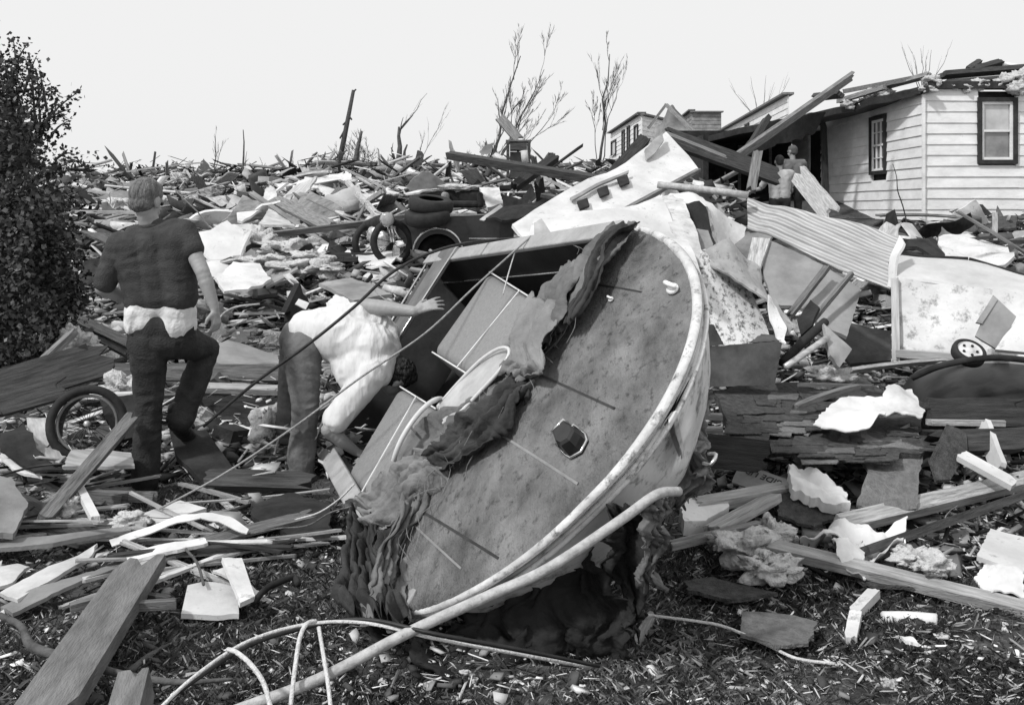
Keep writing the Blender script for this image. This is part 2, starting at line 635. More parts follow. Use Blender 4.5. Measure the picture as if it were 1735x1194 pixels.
def fast_mesh(name, V, Fq, m, col=None):
    """V (n,3), Fq (k,4 or 3) arrays"""
    me = bpy.data.meshes.new(name)
    k = Fq.shape[1]
    me.vertices.add(len(V)); me.vertices.foreach_set('co', V.ravel())
    me.loops.add(Fq.size); me.loops.foreach_set('vertex_index', Fq.ravel().astype(np.int32))
    me.polygons.add(len(Fq)); me.polygons.foreach_set('loop_start', np.arange(0, Fq.size, k, dtype=np.int32))
    me.polygons.foreach_set('loop_total', np.full(len(Fq), k, dtype=np.int32))
    if col is not None:
        at = me.attributes.new('tone', 'FLOAT', 'FACE')
        at.data.foreach_set('value', col.astype(np.float32))
    me.materials.append(m)
    me.update(calc_edges=True)
    me.validate()
    o = bpy.data.objects.new(name, me)
    COL.objects.link(o)
    return o

def tone_mat(name, rough=.85, gain=1.0, trans=0.0):
    m = bpy.data.materials.new(name); m.use_nodes = True
    n, l = m.node_tree.nodes, m.node_tree.links
    a = n.new('ShaderNodeAttribute'); a.attribute_name = 'tone'
    nz = n.new('ShaderNodeTexNoise'); nz.inputs['Scale'].default_value = 18
    tc = n.new('ShaderNodeTexCoord'); l.new(tc.outputs['Object'], nz.inputs['Vector'])
    mr = n.new('ShaderNodeMapRange'); mr.inputs['To Min'].default_value = .55 * gain; mr.inputs['To Max'].default_value = 1.35 * gain
    l.new(nz.outputs['Fac'], mr.inputs['Value'])
    mu = n.new('ShaderNodeMath'); mu.operation = 'MULTIPLY'
    l.new(a.outputs['Fac'], mu.inputs[0]); l.new(mr.outputs[0], mu.inputs[1])
    l.new(mu.outputs[0], n['Principled BSDF'].inputs['Base Color'])
    n['Principled BSDF'].inputs['Roughness'].default_value = rough
    n['Principled BSDF'].inputs['Specular IOR Level'].default_value = .25
    return m

def rand_ground(n, ylo, yhi, xl=-40, xr=1775, power=1.0):
    """points spread evenly over the picture's view of the ground between two rows"""
    out = []
    for _ in range(n):
        px = random.uniform(xl, xr); py = ylo + (yhi - ylo) * random.random() ** power
        out.append(G(px, py))
    return out

# grass: short blades on the near ground
def build_grass():
    V, Fc, tone = [], [], []
    N = 185000
    k = 0
    for _ in range(N):
        y = 2.6 + 6.5 * random.random() ** 1.5
        x = random.uniform(-.62, .62) * y
        dens = noise.noise(Vector((x * 1.3, y * 1.3, 0)))
        if dens < -.25 and random.random() < .7: continue
        if y > 5.5 and random.random() < .5: continue
        z = T(x, y)
        h = random.uniform(.014, .042) * (1 + .6 * dens)
        a = random.random() * 6.28
        w = random.uniform(.0008, .0017)
        lx, ly = math.cos(a) * w, math.sin(a) * w
        bx, by = random.gauss(0, .6) * h, random.gauss(0, .6) * h
        V += [(x - lx, y - ly, z), (x + lx, y + ly, z), (x + lx * .6 + bx * .5, y + ly * .6 + by * .5, z + h * .7), (x + bx * 1.3, y + by * 1.3, z + h)]
        Fc.append((k, k + 1, k + 2, k + 3)); k += 4
        pt = 1 + .9 * noise.noise(Vector((x * .9 + 7, y * .9, 2)))
        tone.append(pt * random.choice((.025, .04, .07, .11, .18)) if random.random() > .10 else .5)
    o = fast_mesh('grass', np.array(V), np.array(Fc), tone_mat('grass_blades', .7), np.array(tone))
    tag(o, 'short dark grass covering the near ground', 'grass', kind='stuff')
build_grass()

# ================================================================== HOUSE
def siding_wall(mb, p0, p1, z0, z1, course, holes=(), th=.022, drop=0.0, rag_top=False):
    """overlapping clapboards on a wall from p0 to p1 (xy), outside to the right of p0->p1 seen from above"""
    p0, p1 = Vector(p0), Vector(p1)
    L = (p1 - p0).length
    d = (p1 - p0) / L
    nrm = Vector((d.y, -d.x))
    n = max(1, round((z1 - z0) / course)); c = (z1 - z0) / n
    for i in range(n):
        a, b = z0 + i * c, z0 + (i + 1) * c
        spans = [(0, L)]
        for (s0, s1, h0, h1) in holes:
            if h1 > a + .02 and h0 < b - .02:
                new = []
                for u, v in spans:
                    if s1 <= u or s0 >= v: new.append((u, v))
                    else:
                        if s0 > u: new.append((u, s0))
                        if s1 < v: new.append((s1, v))
                spans = new
        for u, v in spans:
            segs = max(1, int((v - u) / random.uniform(.8, 1.7)))
            for k in range(segs):
                s0 = u + (v - u) * k / segs; s1 = u + (v - u) * (k + 1) / segs
                q0 = p0 + d * s0; q1 = p0 + d * s1
                j0 = random.uniform(-.006, .006); j1 = random.uniform(-.006, .006)
                o_b = th + random.uniform(0, .008); o_t = .002
                def P(q, off, z): return (q.x + nrm.x * off, q.y + nrm.y * off, z)
                vs = [P(q0, o_b, a + j0 - .012), P(q1, o_b, a + j1 - .012), P(q1, o_t, b), P(q0, o_t, b),
                      P(q0, -.04, a + j0 - .012), P(q1, -.04, a + j1 - .012), P(q1, -.04, b), P(q0, -.04, b)]
                mb.add(vs, [(0, 1, 2, 3), (5, 4, 7, 6), (4, 5, 1, 0), (3, 2, 6, 7), (0, 3, 7, 4), (1, 5, 6, 2)])

def frame_boxes(mb, c0, d, nrm, w, h, bar, depth, off):
    """rectangular frame on a wall: c0 lower corner (3D), d along, z up"""
    def B(u0, u1, v0, v1):
        P = []
        for o_ in (off, off + depth):
            for (u, v) in ((u0, v0), (u1, v0), (u1, v1), (u0, v1)):
                P.append((c0[0] + d.x * u + nrm.x * o_, c0[1] + d.y * u + nrm.y * o_, c0[2] + v))
        mb.add(P, [(3, 2, 1, 0), (4, 5, 6, 7), (0, 1, 5, 4), (1, 2, 6, 5), (2, 3, 7, 6), (3, 0, 4, 7)])
    B(0, bar, 0, h); B(w - bar, w, 0, h); B(bar, w - bar, 0, bar); B(bar, w - bar, h - bar, h)
    return B

M_siding = mat('white_siding', .64, .84, 2.2, .55, .2, 20, spots=.30, spot_scale=11, spot_col=.26, stretch=(1, 1, 2))
M_trim = mat('dark_trim', .015, .04, 8, .6, .2)
M_glass = mat('window_glass', .10, .34, 1.4, .12, .02, 3, spec=.8)
M_glassu = mat('pale_glass', .35, .62, 1.6, .2, .02, 3, spec=.8)  # paler tone for the upper panes

def house_window(parent, p, d, nrm, z0, w, h, muntin=False):
    fr = MB(); frame_boxes(fr, (p.x, p.y, z0), d, nrm, w, h, .075, .05, .012)
    f = fr.build('window', M_trim, parent)
    sh = MB(); B = frame_boxes(sh, (p.x + d.x * .075, p.y + d.y * .075, z0 + .075), d, nrm, w - .15, h - .15, .05, .03, -.005)
    B(.05, w - .20, (h - .15) * .5 - .02, (h - .15) * .5 + .02)
    if muntin:
        for q in (.33, .66): B((w - .15) * q - .01, (w - .15) * q + .01, .05, h - .2)
        for q in (.25, .75): B(.05, w - .2, (h - .15) * q - .008, (h - .15) * q + .008)
    sh.build('sash', M_siding, f)
    for (a, b, m_) in ((.12, h / 2, M_glass), (h / 2, h - .12, M_glassu)):
        g = MB()
        q = []
        for o_ in (-.03, -.02):
            for (u, v) in ((.12, a), (w - .12, a), (w - .12, b), (.12, b)):
                q.append((p.x + d.x * u + nrm.x * o_, p.y + d.y * u + nrm.y * o_, z0 + v))
        g.add(q, [(3, 2, 1, 0), (4, 5, 6, 7), (0, 1, 5, 4), (1, 2, 6, 5), (2, 3, 7, 6), (3, 0, 4, 7)])
        g.build('pane', m_ if not muntin else M_glass, f)

def build_house():
    h = empty('house', (7.46, 18, 1.0), 'white clapboard house at the right with its roof torn off and a sagging dark porch', 'house')
    z0, z1 = 1.42, 3.77
    x0, y0 = 7.46, 18.0
    # front wall
    wx0, wx1, wz0, wz1 = 8.40, 9.12, 2.42, 3.62
    mb = MB()
    siding_wall(mb, (x0, y0), (12.5, y0), z0, z1, .198, [(wx0 - x0 + .02, wx1 - x0 - .02, wz0 + .02, wz1 - .02)])
    mb.build('front_wall', M_siding, h)
    house_window(h, Vector((wx0, y0)), Vector((1, 0)), Vector((0, -1)), wz0, wx1 - wx0, wz1 - wz0)
    # side wall (runs away from the viewer)
    mb = MB()
    ya, yb, za, zb = 19.78, 20.66, 2.31, 3.50
    siding_wall(mb, (x0, 26.5), (x0, y0), z0, z1 - .04, .198, [(26.5 - yb + .02, 26.5 - ya - .02, za + .02, zb - .02), (26.5 - 25.0, 26.5 - 24.0, 1.5, 3.4)])
    mb.build('side_wall', M_siding, h)
    house_window(h, Vector((x0, yb)), Vector((0, -1)), Vector((-1, 0)), za, yb - ya, zb - za, True)
    mb = MB(); mb.box((x0 - .035, y0 - .035, (z0 + z1) / 2), (.05, .05, z1 - z0 + .02)); mb.build('corner_board', M_siding, h)
    # inner shell so no daylight shows through, foundation
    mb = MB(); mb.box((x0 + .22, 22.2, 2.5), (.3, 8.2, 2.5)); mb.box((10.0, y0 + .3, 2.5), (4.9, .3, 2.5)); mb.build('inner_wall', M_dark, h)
    mb = MB(); mb.box((10.0, y0 + .1, 1.0), (5.0, .12, .84)); mb.box((x0 + .1, 22.3, 1.0), (.12, 8.5, .84)); mb.build('foundation', M_conc, h)
    mb = MB(); mb.box((8.72, y0 + .03, 1.22), (.2, .04, .34)); mb.build('basement_vent', M_dark, h)
    # wall plates and broken roof timbers over the front wall
    B = MB(); B.box((10.0, y0 + .02, z1 + .07), (5.0, .22, .13)); B.build('wall_plate', M_trim, h)
    def part_plank(nm, a, b, w, t, m_, roll=0, bend=0):
        return plank(nm, None, None, a, b, w, t, m_, roll, bend, parent=h)
    for a, b, w, m_ in (((1592, 128, 18.3), (1740, 116, 18.6), .2, M_woodd), ((1600, 142, 18.1), (1735, 132, 18.2), .12, M_woodd),
                        ((1640, 118, 18.8), (1660, 104, 19.2), .10, M_woodd), ((1650, 118, 18.6), (1697, 105, 18.8), .13, M_woodd),
                        ((1500, 147, 19.6), (1575, 127, 18.2), .1, M_wood), ((1420, 172, 20.3), (1500, 148, 19), .1, M_wood),
                        ((1570, 150, 17.9), (1483, 172, 20.4), .3, M_woodd), ((1690, 108, 18.9), (1740, 118, 18.5), .16, M_white),
                        ((1380, 165, 20.6), (1425, 160, 19.6), .16, M_woodd), ((1430, 155, 20.3), (1560, 130, 18.6), .14, M_tarl)):
        part_plank('roof_timber', a, b, w, .09, m_, random.uniform(-40, 40))
    for px, py, Y, r in ((1582, 137, 18, .11), (1570, 152, 17.9, .09), (1700, 138, 18, .12), (1725, 148, 17.9, .14), (1660, 143, 18, .1), (1640, 148, 18, .09), (1480, 163, 19.7, .14), (1500, 158, 19.4, .1), (1470, 170, 19.8, .12), (1440, 176, 20, .1), (1730, 130, 18, .15), (1615, 146, 18, .07)):
        lump('insulation', None, None, J(px, py, Y), (r * 1.4, r, r * .8), M_insul, .6, parent=h)
    # porch roof slab, posts and dark back wall
    slab = [Vector(p) for p in ((7.44, 17.75, 3.72), (6.7, 20.6, 3.55), (5.0, 23.4, 3.3), (4.5, 26.6, 3.2), (7.44, 26.6, 3.62))]
    sheet('porch_roof', None, None, slab, M_trim, t=.14, warp=.03, rag=.08, parent=h)
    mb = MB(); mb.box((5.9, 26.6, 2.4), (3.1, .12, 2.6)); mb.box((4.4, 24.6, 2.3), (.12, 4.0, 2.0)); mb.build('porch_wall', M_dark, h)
    mb = MB()
    frame_boxes(mb, (6.0, 26.5, 1.3), Vector((1, 0)), Vector((0, -1)), .9, 2.0, .08, .05, .02)
    mb.build('door_frame', M_wood, h)
    for a, b in (((1395, 208, 22.0), (1400, 340, 22.0)), ((1432, 200, 24), (1436, 330, 24))):
        part_plank('porch_post', a, b, .12, .1, M_woodd)
    mb = MB(); mb.box((5.9, 23.4, 1.36), (3.0, 6.2, .12)); mb.build('porch_floor', M_woodd, h)
    # the long beam that leans from roof to rubble
build_house()
plank('roof_beam', 'long splintered roof board leaning diagonally against the dark porch roof', 'plank', (1445, 128, 18.6), (1245, 268, 17.0), .17, .07, M_wood, 60)
plank('roof_beam', 'dark roof rafter lying just under the pale leaning roof board', 'plank', (1300, 200, 19.5), (1262, 262, 17.8), .18, .1, M_woodd, 40)
sheet('roof_sheet', 'dark torn roof edge hanging below the leaning board by the porch', 'roof piece', [(1305, 205, 19.6), (1400, 190, 20.6), (1380, 225, 20.8), (1262, 268, 18.6), (1250, 262, 18.4)], M_trim, .06, .04, .06)

def far_house(name, label, pts, z_of, m_, winds, course=.22, roof=None):
    """pts: chain of (px, Y); walls between them, heights from pixel rows given per point"""
    h = empty(name, tuple(J(pts[0][0], 300, pts[0][1])), label, 'house')
    for i in range(len(pts) - 1):
        (pa, Ya, ta, ba), (pb, Yb, tb, bb) = pts[i], pts[i + 1]
        A, B = J(pa, ta, Ya), J(pb, tb, Yb)
        zt = (A.z + B.z) / 2; zb = min(J(pa, ba, Ya).z, J(pb, bb, Yb).z)
        mb = MB(); siding_wall(mb, (A.x, A.y), (B.x, B.y), zb, zt, course)
        mb.build('wall', m_, h)
        d = Vector((B.x - A.x, B.y - A.y)).normalized(); nrm = Vector((d.y, -d.x))
        rf = MB()
        c = Vector(((A.x + B.x) / 2, (A.y + B.y) / 2, zt + .06)); ang = math.atan2(d.y, d.x)
        rf.box(c, ((A.xy - B.xy).length + .2, .4, .08), Matrix.Rotation(ang, 3, 'Z')); rf.build('roof_edge', M_wood, h)
        for (s, w, lo, hi) in winds[i] if i < len(winds) else ():
            L = (A.xy - B.xy).length
            p = A.xy + d * s * L
            wm = MB(); Bx = frame_boxes(wm, (p.x, p.y, zb + lo * (zt - zb)), d, nrm, w, (hi - lo) * (zt - zb), .09, .06, .03)
            f = wm.build('window', M_trim, h)
            g = MB(); q = []
            for o_ in (.025, .035):
                for (u, v) in ((.05, .05), (w - .05, .05), (w - .05, (hi - lo) * (zt - zb) - .05), (.05, (hi - lo) * (zt - zb) - .05)):
                    q.append((p.x + d.x * u + nrm.x * o_, p.y + d.y * u + nrm.y * o_, zb + lo * (zt - zb) + v))
            g.add(q, [(3, 2, 1, 0), (4, 5, 6, 7), (0, 1, 5, 4), (1, 2, 6, 5), (2, 3, 7, 6), (3, 0, 4, 7)])
            g.build('pane', M_glass, f)
    return h
far_house('house', 'far white house behind the thin bare tree, its side wall full of windows', 
          [(1035, 58, 222, 275), (1087, 46, 200, 285), (1142, 50, 205, 290)], None, M_siding,
          [[(.05, 2.2, .45, .8), (.45, 1.0, .25, .9), (.62, .9, .2, .92), (.83, 1.2, .35, .85)], []], roof=True)
hh = far_house('house', 'far white house cut off by the leaning roof board, dark windows in a row', 
          [(1195, 60, 228, 290), (1335, 36, 180, 290)], None, M_siding,
          [[(.12, 1.0, .45, .75), (.38, 1.6, .5, .78), (.62, 1.0, .4, .9), (.82, 1.4, .4, .75)]])
far_house('shed', 'small pale shed with one dark window between the two far houses', [(1152, 64, 200, 270), (1172, 58, 193, 280), (1222, 58, 190, 280)], None, M_grey,
          [[], [(.35, 1.0, .35, .65)]])['category'] = 'shed'
sheet('roof_sheet', 'grey gable piece standing up behind the broken white panel', 'roof piece', [(1108, 215, 34), (1140, 178, 33), (1170, 214, 33), (1150, 262, 32), (1110, 258, 33)], M_grey, .08, .05, .05)
for a, b, l in (((1128, 177, 31), (1180, 228, 30), 'thin pale rafter sloping right from the tip of the grey gable'), ((1128, 178, 31), (1098, 218, 31), 'thin rafter sloping left from the tip of the grey gable')):
    plank('rafter', l, 'rafter', a, b, .12, .08, M_wood)

# ================================================================== BOAT
def boat():
    A = J(1050, 385, 4.9); D = J(665, 950, 4.1); B = J(735, 432, 6.75); C = J(535, 760, 6.35)
    root = empty('motorboat', ((A + B + C + D) / 4), 'wrecked white motorboat on its side, grey deck facing the camera', 'boat')
    O = (A + D) / 2
    ey = (A - D).normalized()
    ax = O - (B + C) / 2
    ax = (ax - ey * ax.dot(ey)).normalized()
    ez = ax.cross(ey)
    if ez.x > 0: ez = -ez                   # outwards from the deck: left, up and towards the camera
    E = Vector((0, 0, EYE))
    def PB(px, py, off=0.0):
        d = Vector(((px - CX) / F, 1, -(py - HY) / F))
        t = (O + ez * off - E).dot(ez) / d.dot(ez)
        return E + d * t
    def loc(p):
        q = p - O
        return q.dot(ax), q.dot(ey), q.dot(ez)
    def W(s, w, h): return O + ax * s + ey * w + ez * h
    edge = [(1058, 379), (1105, 386), (1148, 412), (1177, 452), (1188, 505), (1182, 562), (1163, 622), (1133, 684), (1093, 745), (1042, 808),
            (982, 868), (918, 926), (850, 976), (780, 1016), (722, 1040), (688, 1046)]
    ring = catmull([PB(*p) for p in edge], 5)
    lr = [loc(p) for p in ring]
    cen = (sum(p[0] for p in lr) / len(lr), sum(p[1] for p in lr) / len(lr))
    # --- deck: crowned sheet, bounded by the windshield line, with a rim groove
    Md = mat('deck_paint', .075, .25, 4.2, .75, .8, 120, spots=.415, spot_scale=26, spot_col=.045, stretch=(1.3, .8, .6), spec=.3, contrast=.34)
    bowi = max(range(len(lr)), key=lambda i: lr[i][0])
    chord = [loc(PB(*q)) for q in ((1058, 379), (985, 480), (893, 600), (790, 720), (728, 830), (694, 900), (684, 970), (688, 1046))]
    base = [Vector((float(np.interp(t, np.linspace(0, 1, 8), [c_[0] for c_ in chord])), float(np.interp(t, np.linspace(0, 1, 8), [c_[1] for c_ in chord])))) for t in np.linspace(0, 1, len(lr))]
    rim2 = [Vector((p[0], p[1])) for p in lr]
    mb_v, mb_f = [], []
    K = 26
    n = len(lr)
    for k in range(K + 1):
        f = k / K
        for i in range(n):
            # grid from the windshield line (f=0) to the rim (f=1)
            p = base[i].lerp(rim2[i], f)
            edge_d = min(1 - f, 1.0) * (rim2[i] - base[i]).length
            crown = .075 * (1 - f * f) * math.sin(math.pi * i / (n - 1)) ** .7
            h = crown - .012 + (0.012 if edge_d > .06 else 0.0)
            mb_v.append(W(p.x, p.y, h))
    for k in range(K):
        for i in range(n - 1):
            a = k * n + i
            mb_f.append((a, a + 1, a + n + 1, a + n))
    dk = meshobj('deck', [tuple(v) for v in mb_v], mb_f, Md, None, True); attach(dk, root)
    # moulded seams across the deck
    def crown_at(px, py):
        s, w, _ = loc(PB(px, py))
        return s, w
    M_seam = mat('deck_seam', .05, .09, 8, .6, .2)
    M_stripe = mat('deck_stripe', .32, .42, 8, .6, .2)
    def strip(name, p, q, w, m_, lift=.004, par=None):
        P0, P1 = PB(*p), PB(*q)
        pts = []
        for t in np.linspace(0, 1, 14):
            x = P0.lerp(P1, t)
            s, ww, _ = loc(x)
            # find the deck height under this point by nearest deck vertex
            best = min(mb_v, key=lambda v: (loc(v)[0] - s) ** 2 + (loc(v)[1] - ww) ** 2)
            pts.append(W(s, ww, loc(best)[2] + lift))
        d = (pts[-1] - pts[0]).normalized(); side = d.cross(ez)
        v, f = [], []
        for i, x in enumerate(pts):
            v += [x - side * w / 2, x + side * w / 2, x + side * w / 2 - ez * .012, x - side * w / 2 - ez * .012]
        for i in range(len(pts) - 1):
            a = i * 4
            f += [(a, a + 4, a + 5, a + 1), (a + 1, a + 5, a + 6, a + 2), (a + 3, a, a + 4, a + 7)]
            f = [tuple(q_) for q_ in f]
        o = meshobj(name, [tuple(x) for x in v], f, m_, None, True); attach(o, par or dk); return o
    for p, q, w, m_ in (((1000, 490), (1095, 503), .006, M_seam), ((905, 640), (1050, 700), .009, M_seam), ((700, 862), (850, 950), .010, M_seam),
                        ((830, 730), (985, 825), .009, M_stripe), ((715, 900), (790, 970), .008, M_stripe)):
        strip('seam', p, q, w, m_)
    # --- white gunwale: a fat rounded strip round the bow and back along both sides
    Mg = mat('gunwale_white', .40, .74, 6, .5, .3, 40, spots=.42, spot_scale=17, spot_col=.09, spec=.4)
    gun = []
    for i, p in enumerate(lr):
        q = Vector((p[0] - cen[0], p[1] - cen[1])); q = q * (1 - .032 / q.length)
        gun.append(W(cen[0] + q.x, cen[1] + q.y, -.012))
    v, f = tube_geo(gun, [.019, .022, .022, .022, .018, .015, .014], 12)
    attach(meshobj('gunwale', [tuple(x) for x in v], f, Mg, None, True), root)
    rr = [W(p[0] - .02, p[1] * .985, -.055) for i, p in enumerate(lr)]
    v, f = tube_geo(rr, .011, 8)
    attach(meshobj('rub_rail', [tuple(x) for x in v], f, Mg, None, True), root)
    # --- hull: stations from stern to bow
    Mh = mat('hull_white', .50, .76, 3, .45, .15, 20, spots=.43, spot_scale=9, spot_col=.12, spec=.5)
    lb, lc = loc(B), loc(C)
    top = [(lb[0], lb[1], lb[2]), ((lb[0] + lr[0][0]) / 2, (lb[1] + lr[0][1]) / 2 + .03, lb[2] * .5)] + [lr[i] for i in range(0, bowi + 1, 3)]
    bot = [(lc[0], lc[1], lc[2]), ((lc[0] + lr[-1][0]) / 2, (lc[1] + lr[-1][1]) / 2 - .03, lc[2] * .5)] + [lr[i] for i in range(n - 1, bowi, -3)]
    def at(side, s):
        xs = [p[0] for p in side]
        return float(np.interp(s, xs, [p[1] for p in side])), float(np.interp(s, xs, [p[2] for p in side]))
    side_t = sorted(top + [lr[bowi]], key=lambda p: p[0]); side_b = sorted(bot + [lr[bowi]], key=lambda p: p[0])
    s0, s1 = min(lb[0], lc[0]), lr[bowi][0]
    ss = list(np.linspace(s0, s1 - .35, 12)) + list(np.linspace(s1 - .3, s1 - .002, 9))
    hv, hf = [], []
    NJ = 13
    for s in ss:
        (wt, ht), (wb, hb) = at(side_t, s), at(side_b, s); wt -= .05 if s > -.1 else .01; wb += .05 if s > -.1 else .01
        u = (s - s0) / (s1 - s0)
        dep = .62 if u < .6 else .62 - .34 * ((u - .6) / .4) ** 2.2
        mid = (wt + wb) / 2; hw = (wt - wb) / 2
        back = 0.0 if u < .75 else .16 * ((u - .75) / .25) ** 2
        prof = ((1, .02), (.985, .18), (.95, .40), (.90, .62), (.80, .78), (.45, .92), (0, 1))
        prof = list(prof) + [(-a, b) for a, b in reversed(prof[:-1])]
        for a, b in prof:
            pinch = 1 - (b ** 1.5) * .55 * max(0, (u - .55) / .45)
            hv.append(W(s - back * b * 1.4, mid + hw * a * pinch, (ht if a > 0 else hb) * (1 - b) - .03 - dep * b))
    for i in range(len(ss) - 1):
        for j in range(NJ - 1):
            a = i * NJ + j
            hf.append((a, a + 1, a + NJ + 1, a + NJ))
    hf.append(tuple((len(ss) - 1) * NJ + j for j in range(NJ)))
    hull = meshobj('hull', [tuple(x) for x in hv], hf, Mh, None, True); attach(hull, root)
    so = hull.modifiers.new('solid', 'SOLIDIFY'); so.thickness = .02; so.offset = 0
    # --- cockpit: side decks, liner, floor and transom
    Mi = mat('cockpit_liner', .008, .022, 5, .6, .1)
    Ms = mat('side_deck_grey', .26, .40, 6, .6, .3, 50, spots=.3, spot_scale=20, spot_col=.12)
    fl = [W(s0 + .05, lb[1] - .12, -.5), W(lr[0][0], lr[0][1] - .15, -.52), W(lr[-1][0], lr[-1][1] + .15, -.52), W(s0 + .05, lc[1] + .12, -.5)]
    sheet('cockpit_floor', None, None, fl, Mi, .01, .004, parent=root)
    def prism(name, quad, up, t, m_, par=root):
        mbx = MB(); q = [Vector(x) for x in quad]
        mbx.add(q + [x + up * t for x in q], [(3, 2, 1, 0), (4, 5, 6, 7), (0, 1, 5, 4), (1, 2, 6, 5), (2, 3, 7, 6), (3, 0, 4, 7)])
        o = mbx.build(name, m_, par)
        bv = o.modifiers.new('bev', 'BEVEL'); bv.width = .008; bv.segments = 2
        return o
    # upper (starboard) side deck, seen almost edge on, and its lining
    a0, a1 = W(lb[0], lb[1], lb[2]), W(lr[0][0] + .02, lr[0][1], 0)
    prism('side_deck', [a0, a1, a1 - ey * .11 + ez * .0, a0 - ey * .10], ez, .03, Ms)
    prism('side_lining', [a0 - ey * .09, a1 - ey * .10, a1 - ey * .16 - ez * .5, a0 - ey * .14 - ez * .46], ey, .02, Mi)
    tube('chrome_strip', None, None, [a0 - ey * .115 - ez * .16, a1 - ey * .125 - ez * .17], .006, M_chrome, parent=root, n=2)
    b0, b1 = W(lc[0], lc[1], lc[2]), W(lr[-1][0], lr[-1][1], 0)
    prism('side_deck', [b0, b1, b1 + ey * .10, b0 + ey * .12], ez, .03, Ms)
    prism('side_lining', [b0 + ey * .10, b1 + ey * .09, b1 + ey * .1 - ez * .5, b0 + ey * .12 - ez * .46], -ey, .02, mat('inner_side_grey', .10, .2, 5, .6))
    # transom: outer board, inner board and a thin capping strip
    prism('transom', [a0, b0, b0 + ax * .05 - ez * .02, a0 + ax * .05 - ez * .02], -ez, .5, mat('transom_grey', .05, .10, 5, .5, .1), root)
    prism('transom_cap', [a0 + ax * .18, b0 + ax * .14, b0 + ax * .30, a0 + ax * .42], ez, .03, mat('transom_board', .09, .17, 5, .6))
    tube('transom_rail', None, None, [a0 + ax * .06 + ez * .03, b0 + ax * .06 + ez * .03], .008, M_chrome, parent=root, n=2)
    tube('transom_rail', None, None, [a0 + ax * .44 + ez * .03, b0 + ax * .32 + ez * .03], .007, M_chrome, parent=root, n=2)
    prism('bulkhead', [W(lr[0][0] - .02, lr[0][1] - .1, -.02), W(lr[-1][0] - .02, lr[-1][1] + .1, -.02), W(lr[-1][0] - .02, lr[-1][1] + .15, -.5), W(lr[0][0] - .02, lr[0][1] - .14, -.5)], ax, .02, Mi)
    # --- seats: padded blocks with pale piping
    Mv = mat('grey_vinyl', .19, .26, 60, .5, .25, 200)
    Mp = mat('white_piping', .6, .75, 20, .5, .05)
    def seat(quad, off, depth, seam):
        q = [PB(px, py, off) for px, py in quad]
        c = sum(q, Vector()) / 4
        mbx = MB(); mbx.add(q + [x - ez * depth for x in q], [(3, 2, 1, 0), (4, 5, 6, 7), (0, 1, 5, 4), (1, 2, 6, 5), (2, 3, 7, 6), (3, 0, 4, 7)])
        o = mbx.build('seat', Mv, root)
        bv = o.modifiers.new('bev', 'BEVEL'); bv.width = .06; bv.segments = 6
        o.data.polygons.foreach_set('use_smooth', [True] * len(o.data.polygons))
        m2 = MB()
        k = .972
        e = [c + (x - c) * .985 + ez * -.006 for x in q]
        m2.tube([e[0], e[1]], .0048, 6); m2.tube([e[2], e[3]], .0048, 6)
        a_, b_ = seam
        P = lambda t, i, j: e[i].lerp(e[j], t) + ez * .008
        m2.tube([P(a_, 0, 1), P(b_, 3, 2)], .0045, 6)
        m2.build('piping', Mp, o)
        return o
    seat([(828, 458), (915, 512), (800, 640), (730, 596)], -.04, .34, (.66, .66))
    seat([(676, 652), (738, 690), (640, 872), (584, 806)], -.06, .30, (.52, .52))
    # --- steering wheel and column
    cw = PB(712, 742, .06)
    nx = (ez * .75 - ax * .65).normalized()
    t1 = ey; t2 = nx.cross(ey).normalized()
    Mw = mat('wheel_white', .50, .66, 9, .35, .05, spec=.5)
    r = .205
    cir = [cw + t1 * r * math.cos(a) + t2 * r * math.sin(a) for a in np.linspace(0, 2 * math.pi, 49)[:-1]]
    sw = MB(); sw.tube(cir, .0125, 10, True); sw = sw.build('steering_wheel', Mw, root, True)
    mb2 = MB()
    for a in (.4, 2.5, 4.6):
        mb2.tube([cw, cw + (t1 * math.cos(a) + t2 * math.sin(a)) * r], .006, 6)
    mb2.build('spoke', Mw, sw, True)
    hb = MB(); hb.tube([cw - nx * .12, cw - nx * .02, cw + nx * .012], [.03, .035, .03], 14); hb.build('wheel_hub', Mw, sw, True)
    # --- windshield: bent frame with a smeared pane
    loop = [(742, 688), (775, 650), (812, 612), (842, 592), (860, 590), (862, 602), (846, 628), (815, 662), (778, 700), (752, 716)]
    wp = catmull([PB(px, py, .10 + .05 * math.sin(i / 9 * math.pi)) for i, (px, py) in enumerate(loop)], 4)
    wf = MB(); wf.tube(wp, .009, 8, True); wf = wf.build('windshield_frame', Mw, root, True)
    sheet('windshield_pane', None, None, [PB(px, py, .12) for px, py in loop[::1]], mat('dirty_acrylic', .3, .5, 6, .25, .05), .004, .003, parent=wf)
    # --- bow light, chocks, cleat, bow eye
    def deckpt(px, py, up=0.0):
        s, w, _ = loc(PB(px, py, .03))
        best = min(mb_v, key=lambda v: (loc(v)[0] - s) ** 2 + (loc(v)[1] - w) ** 2)
        return W(s, w, loc(best)[2] + up)
    c = deckpt(975, 752)
    t_a = (PB(1005, 770) - PB(965, 720)).normalized(); t_b = ez.cross(t_a)
    rotm = Matrix((t_a, t_b, ez)).transposed()
    mb3 = MB()
    for k, (l_, w_, h_) in enumerate(((1, 1, 0), (1.0, .96, .02), (.85, .84, .05), (.5, .5, .07))):
        pass
    dsh = [(-.085, -.034), (-.085, .034), (.01, .05), (.06, .04), (.085, .0), (.06, -.04), (.01, -.05)]
    v = []; f = []
    for h_, s_ in ((-.01, 1.0), (.03, .98), (.058, .86), (.066, .70)):
        v += [Vector((a_ * s_, b_ * s_, h_)) for a_, b_ in dsh]
